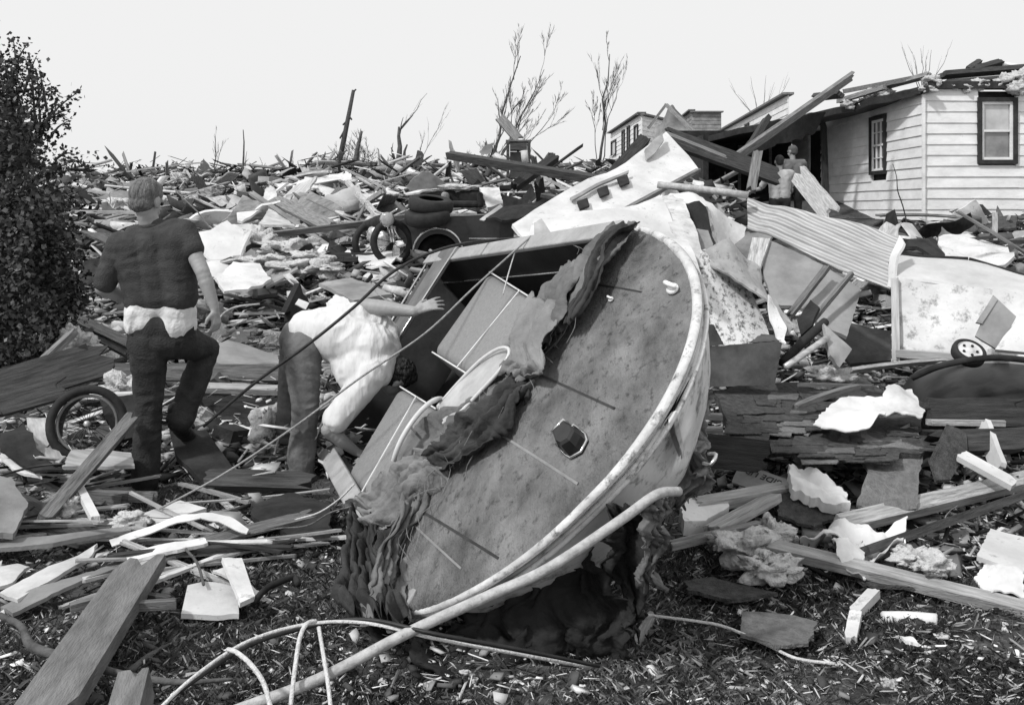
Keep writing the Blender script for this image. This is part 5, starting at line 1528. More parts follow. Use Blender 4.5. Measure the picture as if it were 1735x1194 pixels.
HP = [  # kind, label, category, a, b, width, thick, material, roll, bend
 ('timber', 'long pale timber rising to the right edge below the tarpaper', 'timber', (1425, 888, 4.55), (1765, 806, 5.4), .09, .05, 'woodl', 25, .0),
 ('plank', 'long dark board running just below the long pale timber at the right', 'plank', (1460, 935, 4.25), (1765, 828, 5.1), .07, .04, 'woodd', -30, .0),
 ('timber', 'long pale timber crossing the grass towards the lower right', 'timber', (1300, 925, 4.35), (1775, 1042, 3.85), .065, .045, 'woodl', 20, .01),
 ('timber', 'squared grey timber resting on the cardboard flap', 'timber', (1176, 857, 4.75), (1330, 829, 4.93), .07, .055, 'woodl', 15, 0),
 ('plank', 'short pale plank sloping left under the squared timber', 'plank', (1205, 900, 4.5), (1312, 842, 4.85), .09, .04, 'woodl', -10, 0),
 ('plank', 'thin plank in the grass left of the wood-wool clump', 'plank', (1132, 925, 4.3), (1290, 888, 4.55), .05, .03, 'wood', 0, 0),
 ('plank', 'thin splintered stick in the grass beside the wood-wool clump', 'stick', (1212, 930, 4.25), (1280, 895, 4.5), .03, .02, 'wood', 0, 0),
 ('plank', 'white board slanting up left from the long pale timber', 'plank', (1625, 770, 5.2), (1720, 822, 5.0), .09, .03, 'white', 10, 0),
 ('plank', 'white upright board leaning on the dark timbers at right', 'plank', (1665, 715, 5.5), (1695, 800, 5.2), .10, .03, 'white', 70, 0),
 ('plank', 'dark beam lying behind the white upright board', 'beam', (1565, 700, 5.6), (1745, 700, 5.6), .16, .12, 'woodd', 70, 0),
 ('plank', 'pale batten on the dark beam at the right', 'batten', (1570, 715, 5.5), (1705, 717, 5.5), .03, .03, 'woodl', 0, 0),
 ('plank', 'lower dark beam at the right behind the white board', 'beam', (1570, 752, 5.4), (1745, 745, 5.4), .12, .10, 'woodd', 60, 0),
 ('plank', 'brown joist sticking out under the shingled roof, left end', 'beam', (1176, 760, 5.0), (1300, 775, 5.0), .16, .09, 'woodd', 75, 0),
 ('plank', 'pale batten on top of the brown joist beside the bow', 'batten', (1176, 750, 5.0), (1285, 757, 5.0), .05, .03, 'wood', 10, 0),
 ('plank', 'thin rail under the ragged vinyl strip, upper one', 'batten', (1160, 704, 5.3), (1225, 706, 5.3), .03, .03, 'woodl', 10, 0),
 ('plank', 'thin rail under the ragged vinyl strip, lower one', 'batten', (1160, 728, 5.2), (1225, 728, 5.2), .03, .03, 'woodl', 10, 0),
 ('branch_board', 'pale split board pointing at the white trailer box', 'plank', (1440, 628, 6.4), (1605, 610, 6.3), .12, .02, 'woodl', -20, .05),
 ('plank', 'splintered branch-like lath lying over the shingles, upper', 'lath', (1345, 690, 5.7), (1455, 655, 6.0), .05, .03, 'wood', 0, .08),
 ('plank', 'splintered lath lying over the shingles, lower', 'lath', (1350, 652, 6.2), (1480, 655, 6.2), .03, .02, 'wood', 0, .04),
 ('timber', 'very wide weathered beam in the lower left corner', 'beam', (245, 950, 4.15), (60, 1230, 2.75), .175, .05, 'beam', 4, 0),
 ('timber', 'short squared post end at the bottom edge', 'post', (232, 1155, 2.95), (205, 1260, 2.6), .09, .09, 'beam', 10, 0),
 ('plank', 'split grey stick crossing the wide beam, upper', 'stick', (118, 1028, 3.75), (215, 1003, 3.85), .05, .03, 'wood', 0, 0),
 ('plank', 'split grey stick crossing the wide beam, lower', 'stick', (172, 1030, 3.62), (300, 1022, 3.7), .035, .03, 'wood', 0, 0),
 ('plank', 'short dark stick lying right of the wide beam', 'stick', (225, 1005, 3.85), (290, 1015, 3.75), .03, .02, 'woodd', 0, 0),
 ('plank', 'leaning weathered post crossing in front of the bicycle wheel', 'post', (72, 882, 4.75), (224, 706, 5.5), .065, .06, 'wood', 30, 0),
 ('plank', 'white broken stick below the bicycle wheel', 'stick', (132, 822, 5.1), (162, 880, 4.7), .04, .03, 'white', 0, 0),
 ('plank', 'dark wide plank sloping up at the far left under the shrub', 'plank', (-30, 668, 6.6), (190, 602, 7.0), .26, .05, 'woodd', 65, 0),
 ('plank', 'second dark plank below the first one at the far left', 'plank', (-30, 690, 6.3), (120, 650, 6.6), .18, .05, 'woodd', 60, 0),
 ('plank', 'thin leaning stick in front of the shrub', 'stick', (66, 618, 6.9), (128, 560, 7.1), .07, .05, 'wood', 0, 0),
 ('plank', 'white board lying flat behind the standing man at his knee', 'plank', (120, 672, 6.7), (230, 668, 6.7), .08, .03, 'white', 0, 0),
 ('plank', 'upper long board behind the standing man, left of his thigh', 'plank', (140, 630, 7.2), (480, 632, 7.4), .13, .04, 'wood', 60, 0),
 ('plank', 'dark long rail level with the standing man knee', 'rail', (300, 688, 6.9), (500, 692, 6.9), .14, .05, 'woodd', 70, 0),
 ('plank', 'pale long rail behind both men', 'rail', (310, 655, 7.1), (500, 662, 7.1), .08, .04, 'woodl', 20, 0),
 ('plank', 'second pale rail behind both men, lower and thinner', 'rail', (300, 676, 6.95), (500, 682, 6.95), .04, .03, 'woodl', 20, 0),
 ('plank', 'pale thin rail in the debris at elbow height left of the man', 'rail', (130, 585, 8.3), (230, 590, 8.3), .05, .03, 'woodl', 0, 0),
 ('plank', 'thick dark board under the bending man foot', 'plank', (345, 812, 5.5), (535, 818, 5.5), .12, .05, 'woodd', 35, 0),
 ('plank', 'thick pale edge board sticking up diagonally left of the man hip', 'plank', (130, 540, 8.8), (225, 585, 8.0), .09, .04, 'woodl', 30, 0),
 ('plank', 'second diagonal board left of the man hip', 'plank', (140, 560, 8.6), (222, 602, 7.9), .06, .04, 'wood', 30, 0),
 ('timber', 'long dark timber jutting left out of the pile below the big bare tree', 'timber', (760, 263, 14.0), (1022, 306, 11.5), .09, .10, 'woodd', 20, 0),
 ('timber', 'dark timber leaning up right against the white panel', 'timber', (960, 385, 10.5), (1092, 236, 12.5), .14, .10, 'woodd', 30, 0),
 ('timber', 'dark timber crossing below the jutting timber', 'timber', (870, 318, 13), (942, 266, 13.5), .12, .10, 'woodd', 30, 0),
 ('plank', 'dark plank running from gable foot down to the porch rubble', 'plank', (1130, 232, 12.2), (1320, 300, 13), .28, .06, 'woodd', 60, 0),
 ('plank', 'grey plank lying along the dark plank near the gable foot', 'plank', (1130, 228, 12.0), (1230, 268, 12.2), .12, .04, 'wood', 30, 0),
 ('post', 'short upright post before the people at the porch', 'post', (1272, 326, 9.2), (1284, 256, 9.4), .09, .07, 'wood', 20, 0),
 ('plank', 'curved pale board leaning right of the people at the porch', 'plank', (1350, 292, 15), (1412, 368, 13.5), .30, .04, 'woodl', 60, .06),
 ('plank', 'long grey beam lying left of the dark car', 'plank', (520, 448, 13), (662, 500, 11.5), .18, .07, 'wood', 40, 0),
 ('plank', 'pair of boards slanting down behind the insulation, upper', 'plank', (465, 338, 17), (560, 385, 15), .22, .07, 'wood', 30, 0),
 ('plank', 'pair of boards slanting down behind the insulation, lower', 'plank', (490, 352, 16.4), (600, 400, 14.6), .10, .07, 'wood', 30, 0),
 ('plank', 'pale pole slanting up right on the slope beside the pile', 'pole', (588, 308, 21), (645, 372, 17), .10, .08, 'woodl', 0, 0),
 ('plank', 'dark low beam across the debris below the motorcycle', 'beam', (515, 437, 13.0), (640, 440, 13.0), .14, .12, 'woodd', 60, 0),
 ('plank', 'pale lath crossing the torn gable at left', 'lath', (330, 296, 43), (420, 330, 38), .22, .1, 'woodl', 0, 0),
 ('plank', 'thin pole stuck up left of the torn gable', 'pole', (325, 330, 38), (352, 300, 38), .14, .1, 'wood', 0, 0),
 ('plank', 'white stick standing up in the lower right grass, upper half', 'stick', (1445, 1042, 3.85), (1482, 1003, 4.0), .045, .035, 'white', 0, 0),
 ('plank', 'white stick in the lower right grass, lower half', 'stick', (1440, 1088, 3.65), (1450, 1040, 3.85), .045, .035, 'white', 0, 0),
 ('plank', 'pale stick under the tip of the black and white cables', 'stick', (1075, 1095, 3.6), (1105, 1040, 3.8), .03, .025, 'woodl', 0, 0),
 ('plank', 'pale splinter at the bottom edge right of centre', 'splinter', (1240, 1170, 3.3), (1290, 1200, 3.2), .05, .02, 'woodl', 0, 0),
 ('plank', 'pale splinter in the grass below the right-hand cable', 'splinter', (1240, 1120, 3.5), (1262, 1150, 3.4), .03, .02, 'woodl', 0, 0),
]
MM = dict(wood=M_wood, woodl=M_woodl, woodd=M_woodd, white=M_whiteb, beam=mat('wide_beam_wood', .10, .21, 4, .9, .5, 30, stretch=(1, 5, 5), spots=.33, spot_scale=12, spot_col=.3))
for (k, l, c, a, b, w, t, m_, ro, be) in HP:
    plank(k, l, c, a, b, w, t, MM[m_], ro, be)

HS = [ # sheets: kind, label, category, points, material, thickness, warp, rag
 ('white_board', 'square white board lying on the grass at lower left', 'board', [(318, 992), (345, 986), (402, 993), (405, 1038), (360, 1041), (307, 1038)], 'W', .02, .004, .0),
 ('white_board', 'narrow white board leaning over the square white board', 'board', [(376, 944, 4.2), (410, 944, 4.25), (432, 1010, 3.85), (407, 1022, 3.8)], 'W', .02, .003, 0),
 ('white_board', 'white torn scrap beside the narrow white board', 'board', [(360, 965, 4.2), (385, 960, 4.2), (450, 1000, 4.0), (430, 1005, 3.95)], 'W', .01, .02, .01),
 ('white_board', 'flat white panel at the feet of the standing man', 'board', [(235, 872, 4.9), (305, 848, 5.15), (350, 860, 5.05), (270, 884, 4.8)], 'W', .02, .004, 0),
 ('arched_strip', 'long white strip arching over the rubble at lower left', 'strip', [(185, 915, 4.6), (240, 895, 4.65), (300, 872, 4.7), (345, 867, 4.75), (375, 872, 4.75), (422, 898, 4.6), (418, 905, 4.55), (370, 884, 4.65), (340, 877, 4.68), (300, 884, 4.65), (240, 908, 4.6), (190, 926, 4.55)], 'W', .006, .005, 0),
 ('white_strip', 'white shiny strip lying below the arched strip', 'strip', [(210, 935, 4.4), (280, 918, 4.45), (345, 908, 4.5), (352, 916, 4.45), (300, 930, 4.35), (215, 948, 4.3)], 'W', .015, .01, .005),
 ('siding_piece', 'curved white siding piece at the far left above the wide beam', 'siding piece', [(0, 1010, 4.0), (60, 975, 4.2), (120, 950, 4.35), (165, 920, 4.5), (150, 945, 4.35), (90, 985, 4.1), (30, 1020, 3.9)], 'w', .015, .02, .01),
 ('siding_piece', 'lower twisted siding piece at the far left', 'siding piece', [(0, 1022, 3.9), (60, 990, 4.0), (180, 958, 4.2), (200, 962, 4.15), (120, 985, 4.0), (20, 1030, 3.8)], 'g', .015, .02, .01),
 ('siding_piece', 'pale siding piece at the left edge', 'siding piece', [(-20, 958, 4.3), (30, 952, 4.35), (50, 962, 4.3), (20, 990, 4.1), (-20, 1000, 4.0)], 'w', .015, .02, .01),
 ('flat_strip', 'long grey strip from the left edge through the rubble', 'strip', [(-20, 912, 4.55), (90, 905, 4.6), (220, 893, 4.7), (222, 900, 4.65), (90, 918, 4.5), (-20, 925, 4.45)], 'g', .02, .01, .005),
 ('stained_board', 'stained grey board at the far left edge', 'board', [(-30, 800, 5.0), (20, 812, 5.0), (48, 850, 4.8), (22, 905, 4.5), (-30, 900, 4.5)], 'g', .03, .01, .01),
 ('stained_board', 'dark box lid behind the feet of the standing man', 'board', [(288, 722, 5.95), (350, 728, 6.0), (400, 800, 5.6), (355, 830, 5.4), (330, 800, 5.5), (300, 770, 5.7)], 'k', .03, .01, 0),
 ('carton_flap', 'pale cardboard sheet between the two men', 'board', [(388, 712, 6.6), (445, 718, 6.5), (452, 745, 6.2), (428, 768, 6.1), (380, 760, 6.2)], 'w', .01, .02, .01),
 ('stained_board', 'white bent metal plate under the bicycle wheel', 'metal sheet', [(120, 762, 5.5), (150, 758, 5.6), (222, 765, 5.5), (228, 788, 5.3), (105, 790, 5.3)], 'S', .02, .01, .005),
 ('torn_sheet', 'white curled metal at the left beside the dark gap', 'metal sheet', [(0, 745, 5.6), (30, 748, 5.6), (60, 770, 5.4), (70, 800, 5.2), (20, 790, 5.3), (0, 770, 5.4)], 'W', .015, .03, .01),
 ('torn_sheet', 'curved bright metal fender left of the bicycle wheel', 'metal sheet', [(45, 710, 6.0), (92, 706, 6.0), (88, 740, 5.8), (75, 755, 5.7), (112, 778, 5.5), (100, 788, 5.4), (62, 752, 5.6)], 'S', .012, .04, .01),
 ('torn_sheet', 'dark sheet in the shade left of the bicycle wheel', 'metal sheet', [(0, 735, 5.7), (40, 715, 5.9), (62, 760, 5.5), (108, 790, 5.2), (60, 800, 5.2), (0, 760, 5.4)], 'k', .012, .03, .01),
 ('trunk_lid', 'open drawer-like grey box between the men', 'box', [(365, 585, 7.8), (385, 576, 8.0), (470, 602, 7.9), (478, 628, 7.5), (410, 628, 7.4), (362, 612, 7.5)], 'G', .04, .005, 0),
 ('paper_bag', 'white cement bag lying in the rubble at lower right', 'bag', [(1335, 795, 4.95), (1370, 806, 4.95), (1428, 822, 4.9), (1440, 862, 4.65), (1395, 850, 4.7), (1340, 835, 4.8)], 'P', .05, .04, .01),
 ('cloth', 'white cloth draped in the grass right of the wood-wool clump', 'cloth', [(1355, 905, 4.5), (1390, 893, 4.6), (1430, 898, 4.55), (1500, 905, 4.5), (1535, 902, 4.5), (1530, 945, 4.2), (1470, 945, 4.2), (1440, 915, 4.4), (1400, 905, 4.45)], 'P', .006, .05, .015),
 ('cloth', 'hanging corner of the white cloth with a torn tip', 'cloth', [(1410, 915, 4.38), (1460, 905, 4.4), (1466, 958, 4.12), (1455, 960, 4.1), (1418, 945, 4.2)], 'p', .006, .04, .01),
 ('foam_slab', 'broken white foam block beside the ragged vinyl', 'foam', [(1152, 858, 4.7), (1170, 845, 4.8), (1225, 843, 4.85), (1236, 855, 4.75), (1190, 878, 4.6), (1160, 880, 4.55)], 'W', .07, .02, .01),
 ('white_board', 'big white square panel on the grass at the right edge', 'board', [(1678, 896, 4.6), (1765, 918, 4.5), (1765, 980, 4.1), (1656, 942, 4.25)], 'W', .02, .004, .005),
 ('paper', 'crumpled white paper lying below the big square panel', 'paper', [(1650, 980, 4.1), (1690, 960, 4.2), (1730, 975, 4.1), (1740, 1005, 3.95), (1680, 1005, 3.95)], 'P', .006, .03, .012),
 ('shingle', 'grey shingle slab lying in the grass right of the bow', 'shingle', [(1160, 985), (1210, 978), (1318, 1005), (1240, 1015), (1165, 1000)], 't', .015, .008, .01),
 ('shingle', 'large curled shingle slab in the lower right grass', 'shingle', [(1256, 1040), (1310, 1040), (1385, 1058), (1370, 1090), (1315, 1095), (1255, 1075)], 'T', .012, .012, .01),
 ('shingle', 'small folded shingle in the bottom right grass', 'shingle', [(1370, 1165, 3.35), (1400, 1128, 3.5), (1445, 1125, 3.5), (1462, 1145, 3.4), (1400, 1170, 3.32)], 'T', .012, .012, .01),
 ('shingle', 'dark slab lying just below the long pale timber', 'shingle', [(1425, 965), (1500, 975), (1555, 995), (1480, 990)], 't', .012, .008, .01),
 ('leather_scrap', 'dark flap lying by the hanging rags', 'scrap', [(1030, 1092, 3.65), (1090, 1088, 3.7), (1140, 1105, 3.6), (1080, 1105, 3.55)], 'T', .01, .03, .01),
 ('white_board', 'small white scrap in the grass near the right edge, folded', 'scrap', [(1525, 1078), (1548, 1080), (1558, 1092), (1535, 1088)], 'W', .01, .01, .004),
 ('torn_gable', 'dark triangular gable standing on the left skyline', 'roof piece', [(345, 268, 46), (355, 282, 45), (374, 305, 44), (330, 312, 43), (322, 316, 43)], 't', .15, .05, .1),
 ('roof_panel', 'large white panel lying in the rubble right of the man arm', 'panel', [(362, 470, 10.5), (395, 443, 11.5), (440, 450, 11.5), (460, 470, 10.8), (420, 495, 10.2), (380, 492, 10.1)], 'W', .03, .03, .02),
 ('roof_panel', 'white panel crossed by a dark board on the slope', 'panel', [(400, 352, 17), (450, 338, 18), (452, 352, 17), (410, 374, 15.5), (402, 372, 15.5)], 'W', .04, .02, .01),
 ('roof_panel', 'white angled panel right of the crossed panel', 'panel', [(455, 355, 16.5), (490, 372, 16), (500, 385, 15.2), (438, 378, 15.2)], 'w', .04, .02, .01),
 ('chimney_piece', 'pale upright block standing above the crossed white panel', 'block', [(448, 320, 18), (458, 313, 18.2), (468, 322, 18), (470, 340, 17.8), (446, 342, 17.8)], 'w', .3, .02, .02),
 ('curved_strip', 'white hooped band bent over in the rubble', 'strip', [(390, 378, 14.6), (420, 376, 14.6), (445, 385, 14.3), (450, 412, 13.6), (440, 412, 13.6), (432, 392, 14.1), (400, 384, 14.4)], 'w', .12, .02, .01),
 ('white_board', 'diagonal white board through the hooped band', 'board', [(388, 380, 14.3), (398, 380, 14.3), (435, 408, 13.5), (430, 414, 13.4)], 'W', .05, .01, .0),
 ('roof_panel', 'long white panel cresting the rubble in front of the brush', 'panel', [(465, 315, 27), (540, 300, 30), (590, 290, 30), (596, 305, 28), (530, 318, 26), (480, 322, 26)], 'W', .06, .1, .06),
 ('torn_sheet', 'pale ragged sheet lying left of the dark car', 'sheet', [(600, 432, 13), (640, 425, 13.5), (690, 430, 13), (660, 450, 12), (620, 445, 12.2)], 'W', .02, .05, .04),
 ('sheet_board', 'long grey plywood triangle on the slope behind the bent man', 'plywood', [(540, 480, 11), (590, 472, 11.5), (665, 498, 10.5), (600, 505, 10.2)], 'G', .04, .02, .01),
 ('cloth', 'white sheet under debris at the foot of the house wall', 'cloth', [(1590, 403, 13), (1640, 400, 13.5), (1700, 412, 13), (1718, 440, 11.8), (1660, 455, 11.2), (1600, 440, 11.5)], 'W', .05, .05, .03),
 ('dark_sheet', 'dark curled roofing left of the white sheet by the house', 'sheet', [(1528, 398, 11.8), (1560, 402, 12), (1602, 418, 11.6), (1604, 440, 11), (1560, 428, 11.2), (1526, 412, 11.4)], 'k', .04, .06, .02),
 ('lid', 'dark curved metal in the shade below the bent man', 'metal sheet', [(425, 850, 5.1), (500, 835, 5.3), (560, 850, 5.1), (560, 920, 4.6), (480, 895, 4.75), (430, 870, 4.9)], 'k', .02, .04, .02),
 ('car_hood', 'dark bent car hood lifted behind the dark car', 'car part', [(815, 368, 12.6), (848, 348, 12.8), (880, 345, 12.8), (925, 333, 13), (940, 342, 12.8), (900, 362, 12.3), (850, 372, 12.2)], 'k', .03, .04, .0),
 ('foil_strip', 'pale rim strip along the lifted car hood', 'strip', [(812, 372, 12.5), (848, 346, 12.6), (852, 350, 12.6), (820, 374, 12.5)], 'w', .03, .01, .0),
 ('speaker_cloth', 'pale square panel standing right of the sofa', 'panel', [(812, 318, 14.5), (846, 318, 14.5), (852, 345, 14), (826, 352, 14)], 'w', .06, .01, .01),
]
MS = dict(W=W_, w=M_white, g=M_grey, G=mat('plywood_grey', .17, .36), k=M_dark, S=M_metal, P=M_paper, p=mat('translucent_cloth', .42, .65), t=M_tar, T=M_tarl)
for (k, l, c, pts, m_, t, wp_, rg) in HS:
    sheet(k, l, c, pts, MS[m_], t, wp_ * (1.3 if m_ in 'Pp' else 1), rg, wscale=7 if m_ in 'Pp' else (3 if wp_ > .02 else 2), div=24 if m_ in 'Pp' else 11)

# cardboard with upside-down lettering
def lettered_card():
    r = thing('cardboard_sheet', 'pale cardboard sheet with upside-down lettering beside the bow', 'cardboard', (1290, 815, 4.95))
    q = [J(1243, 808, 5.08), J(1256, 781, 5.18), J(1325, 808, 5.02), J(1345, 818, 4.98), J(1335, 848, 4.82), J(1300, 838, 4.9), J(1240, 818, 5.04)]
    card = sheet('card', None, None, q, M_card, .008, .0, .002, parent=r)
    ex = (J(1330, 810, 5.0) - J(1256, 783, 5.17)).normalized()
    dn = (J(1243, 808, 5.08) - J(1256, 781, 5.18)).normalized()
    nr = ex.cross(dn)
    if nr.y > 0: nr = -nr
    for txt, at, sc in (('SIDE UP', on_plane(card, 1326, 816, .002), .043), ('THIS', on_plane(card, 1341, 831, .002), .043)):
        cu = bpy.data.curves.new('lettering', 'FONT'); cu.body = txt; cu.size = sc * 1.3; cu.extrude = .001; cu.align_x = 'LEFT'
        tmp = bpy.data.objects.new('tmp', cu); COL.objects.link(tmp)
        bpy.context.view_layer.update()
        me = bpy.data.meshes.new_from_object(tmp.evaluated_get(bpy.context.evaluated_depsgraph_get()))
        bpy.data.objects.remove(tmp)
        me.name = 'lettering'; me.materials.clear(); me.materials.append(mat('printing_ink', .04, .09, 30))
        o = bpy.data.objects.new('lettering', me); COL.objects.link(o)
        X = -ex; Z = nr; Yv = Z.cross(X)
        o.matrix_world = Matrix.Translation(at + nr * .004) @ Matrix((X, Yv, Z)).transposed().to_4x4()
        attach(o, r)
lettered_card()

# log-like white roll and insulation clumps
tube('paper_roll', 'short white paper-wrapped roll lying in the lower right grass', 'roll', [(1496, 1048), (1540, 1048), (1588, 1052)], .028, M_paper, h=.03, n=3)
for c, rr, l in (((1262, 925, 4.35), (.13, .10, .06), 'big clump of torn insulation at the left end of the long pale timber'), ((1300, 962, 4.15), (.11, .08, .05), 'insulation lump lying below the long pale timber'),
                 ((1310, 905, 4.5), (.08, .07, .06), 'round tuft of insulation on the timber end'), ((1548, 945, 4.2), (.09, .07, .04), 'pale fluffy tuft between timber and board at right'),
                 ((1582, 955, 4.1), (.07, .06, .04), 'small fluffy tuft next to the pale fluffy tuft at right'), ((1405, 640, 6.6), (.15, .1, .06), 'white foam lump on the shingled roof edge'),
                 ((205, 655, 6.9), (.12, .1, .08), 'pale rock-like lump behind the standing man knee'), ((60, 575, 7.4), (.1, .1, .1), 'pale insulation wad under the shrub'),
                 ((130, 590, 7.4), (.16, .12, .12), 'fluffy insulation heap hung up right of the shrub foot'), ((1505, 1170, 3.35), (.05, .04, .03), 'small pale clod near the bottom right'),
                 ((470, 790, 6.3), (.06, .1, .08), 'pale rough lump behind the bent man back leg'), ((455, 735, 6.3), (.11, .12, .14), 'rough pale stone-like lump left of the bent man legs'),
                 ((110, 860, 4.9), (.06, .05, .05), 'white lump at the foot of the leaning post'), ((220, 880, 4.8), (.08, .06, .03), 'white rounded scrap left of the flat white panel')):
    lump('insulation_clump', l, 'insulation', J(*c), rr, M_insul, .55, 3.0)
for c, rr in (((500, 420, 12.8), (.34, .2, .10)), ((470, 428, 12.6), (.26, .2, .12)), ((440, 410, 13.4), (.22, .2, .16)), ((522, 438, 12.2), (.24, .2, .09)), ((500, 455, 11.6), (.25, .2, .08)), ((545, 455, 11.6), (.2, .2, .08)), ((455, 445, 12.2), (.3, .2, .08))):
    lump('insulation_clump', 'fluffy pale insulation batt in the heap left of the motorcycle', 'insulation', J(*c), rr, M_insul, .6, 3.0, group='insulation batts in the middle heap')
plank('board', 'dark book-like board with pale label leaning behind the bent man', 'board', (488, 548, 8.0), (512, 496, 8.3), .22, .05, M_dark, 80)
sheet('label_card', 'white card lying against the dark board behind the bent man', 'card', [(506, 506, 7.9), (524, 513, 7.9), (518, 524, 7.85), (500, 515, 7.85)], M_paper, .01, .002)
sheet('crumpled_cloth', 'crumpled white rag on the back of the bent man near his raised arm', 'rag', [(552, 515, 6.25), (568, 500, 6.3), (590, 508, 6.3), (600, 525, 6.25), (580, 530, 6.2), (555, 530, 6.2)], M_paper, .006, .03, .01)
# branch in the lower left, twigs
tube('branch', 'long dark branch crossing the wide beam in the lower left', 'branch', [(0, 1042, 3.6), (35, 1060, 3.5), (55, 1095, 3.35), (120, 1115, 3.25), (200, 1140, 3.15), (300, 1155, 3.1), (395, 1150, 3.12)], [.012, .012, .017, .014, .012, .01, .005], M_bark)
tube('branch', 'short dark branch right of the wide beam', 'branch', [(218, 1140), (250, 1112), (285, 1092)], [.014, .01, .006], M_bark, h=.04)
tube('branch', 'dark twisted branch near the white boards', 'branch', [(430, 1020, 3.85), (450, 998, 3.95), (475, 985, 4.0), (498, 978, 4.05), (505, 990, 4.0)], .013, M_dark)
tube('twig', 'thin twig hanging beside the white boards', 'twig', [(315, 930, 4.35), (335, 955, 4.25), (345, 990, 4.0)], .006, M_bark)
tube('twig', 'bare white twig standing in the rubble between the men', 'twig', [(365, 560, 7.3), (375, 535, 7.4), (400, 520, 7.4), (440, 515, 7.4)], .008, M_woodl)
tube('wire', 'pale wire running right from the bow through the grass', 'wire', [(1085, 1040, 3.75), (1180, 1052, 3.7), (1230, 1062, 3.65), (1300, 1092, 3.52), (1350, 1115, 3.42), (1415, 1124, 3.4)], .0055, M_rope)
tube('twig', 'curly dark wire at the foot of the leaning post', 'wire', [(0, 805, 5.1), (60, 790, 5.2), (110, 785, 5.2)], .006, M_cable)

# ================================================================== VEHICLES AND FURNITURE IN THE RUBBLE
def car():
    Y0 = 12.8
    r = thing('car', 'dark sedan half buried behind the boat, its front wheel arch showing', 'car', (760, 430, 12.8))
    paint = mat('dark_car_paint', .012, .03, 6, .3, .08, 20, spec=.6)
    x0, zb = J(676, 385, Y0).x, J(676, 440, Y0).z - .1
    L = 4.6
    zt = J(700, 378, Y0).z
    def X(px): return J(px, 380, Y0).x
    cx = X(742); ra = S(42, Y0)
    zc = J(742, 428, Y0).z
    prof = [(x0 + .02, zt - .12), (x0, zt - .02), (x0 + .1, zt + .005), (x0 + 1.2, zt + .05), (x0 + 1.5, zt + .06), (x0 + 2.1, zt + .30), (x0 + 3.3, zt + .30), (x0 + 3.9, zt + .08), (x0 + 4.5, zt + .02), (x0 + 4.6, zt - .3), (x0 + 4.5, zb)]
    bot = [(cx + ra, zb)]
    bot += [(cx + ra * math.cos(a), max(zb, zc - .02) + ra * .98 * math.sin(a) if True else 0) for a in np.linspace(0, math.pi, 12)]
    bot += [(cx - ra, zb), (x0 + .3, zb), (x0 + .22, zt - .35)]
    pr = prof + bot
    v = [(x, Y0, z) for x, z in pr] + [(x, Y0 + 1.7, z) for x, z in pr]
    n = len(pr)
    f = [tuple(range(n)), tuple(reversed(range(n, 2 * n)))] + [(i, (i + 1) % n, (i + 1) % n + n, i + n) for i in range(n)]
    o = meshobj('car_body', v, [tuple(reversed(q)) for q in f], paint); attach(o, r)
    b = o.modifiers.new('b', 'BEVEL'); b.width = .06; b.segments = 3
    arch = MB(); arch.tube([Vector((cx + ra * math.cos(a), Y0 - .01, zc + ra * .98 * math.sin(a))) for a in np.linspace(0, math.pi, 16)], .018, 8)
    arch.build('arch_trim', M_chrome, r, True)
    wheel_obj(r, Vector((cx, Y0 + .30, zc - .06)), (0, -1, 0), .30, .2, M_dark, .6)
    mb = MB(); mb.tube([Vector((x0 + .03, Y0 + .15, zt - .13)), Vector((x0 - .03, Y0 + .15, zt - .13))], .08, 14); mb.build('headlight', M_whiteb, r, True)
    mb = MB(); mb.box((x0 - .03, Y0 + .85, zt - .38), (.09, 1.75, .13)); mb.build('bumper', M_chrome, r)
    mb = MB(); mb.box((x0 + 2.7, Y0 - .01, zt + .17), (.9, .03, .18)); mb.build('window', M_glass, r)
    mb = MB(); mb.tube([Vector((x0 + .9, Y0 - .02, zt - .2)), Vector((x0 + 2.0, Y0 - .02, zt - .2))], .008, 6); mb.build('door_trim', M_chrome, r)
car()
for c, tilt, l in (((730, 347, 12.7), (.12, -.2, 1), 'upper one of two black tyres stacked on the dark car'), ((724, 367, 12.6), (-.05, -.25, 1), 'lower one of two black tyres stacked on the dark car')):
    r = thing('tyre', l, 'tyre', c); wheel_obj(r, J(*c), tilt, .29, .17, None, .55)

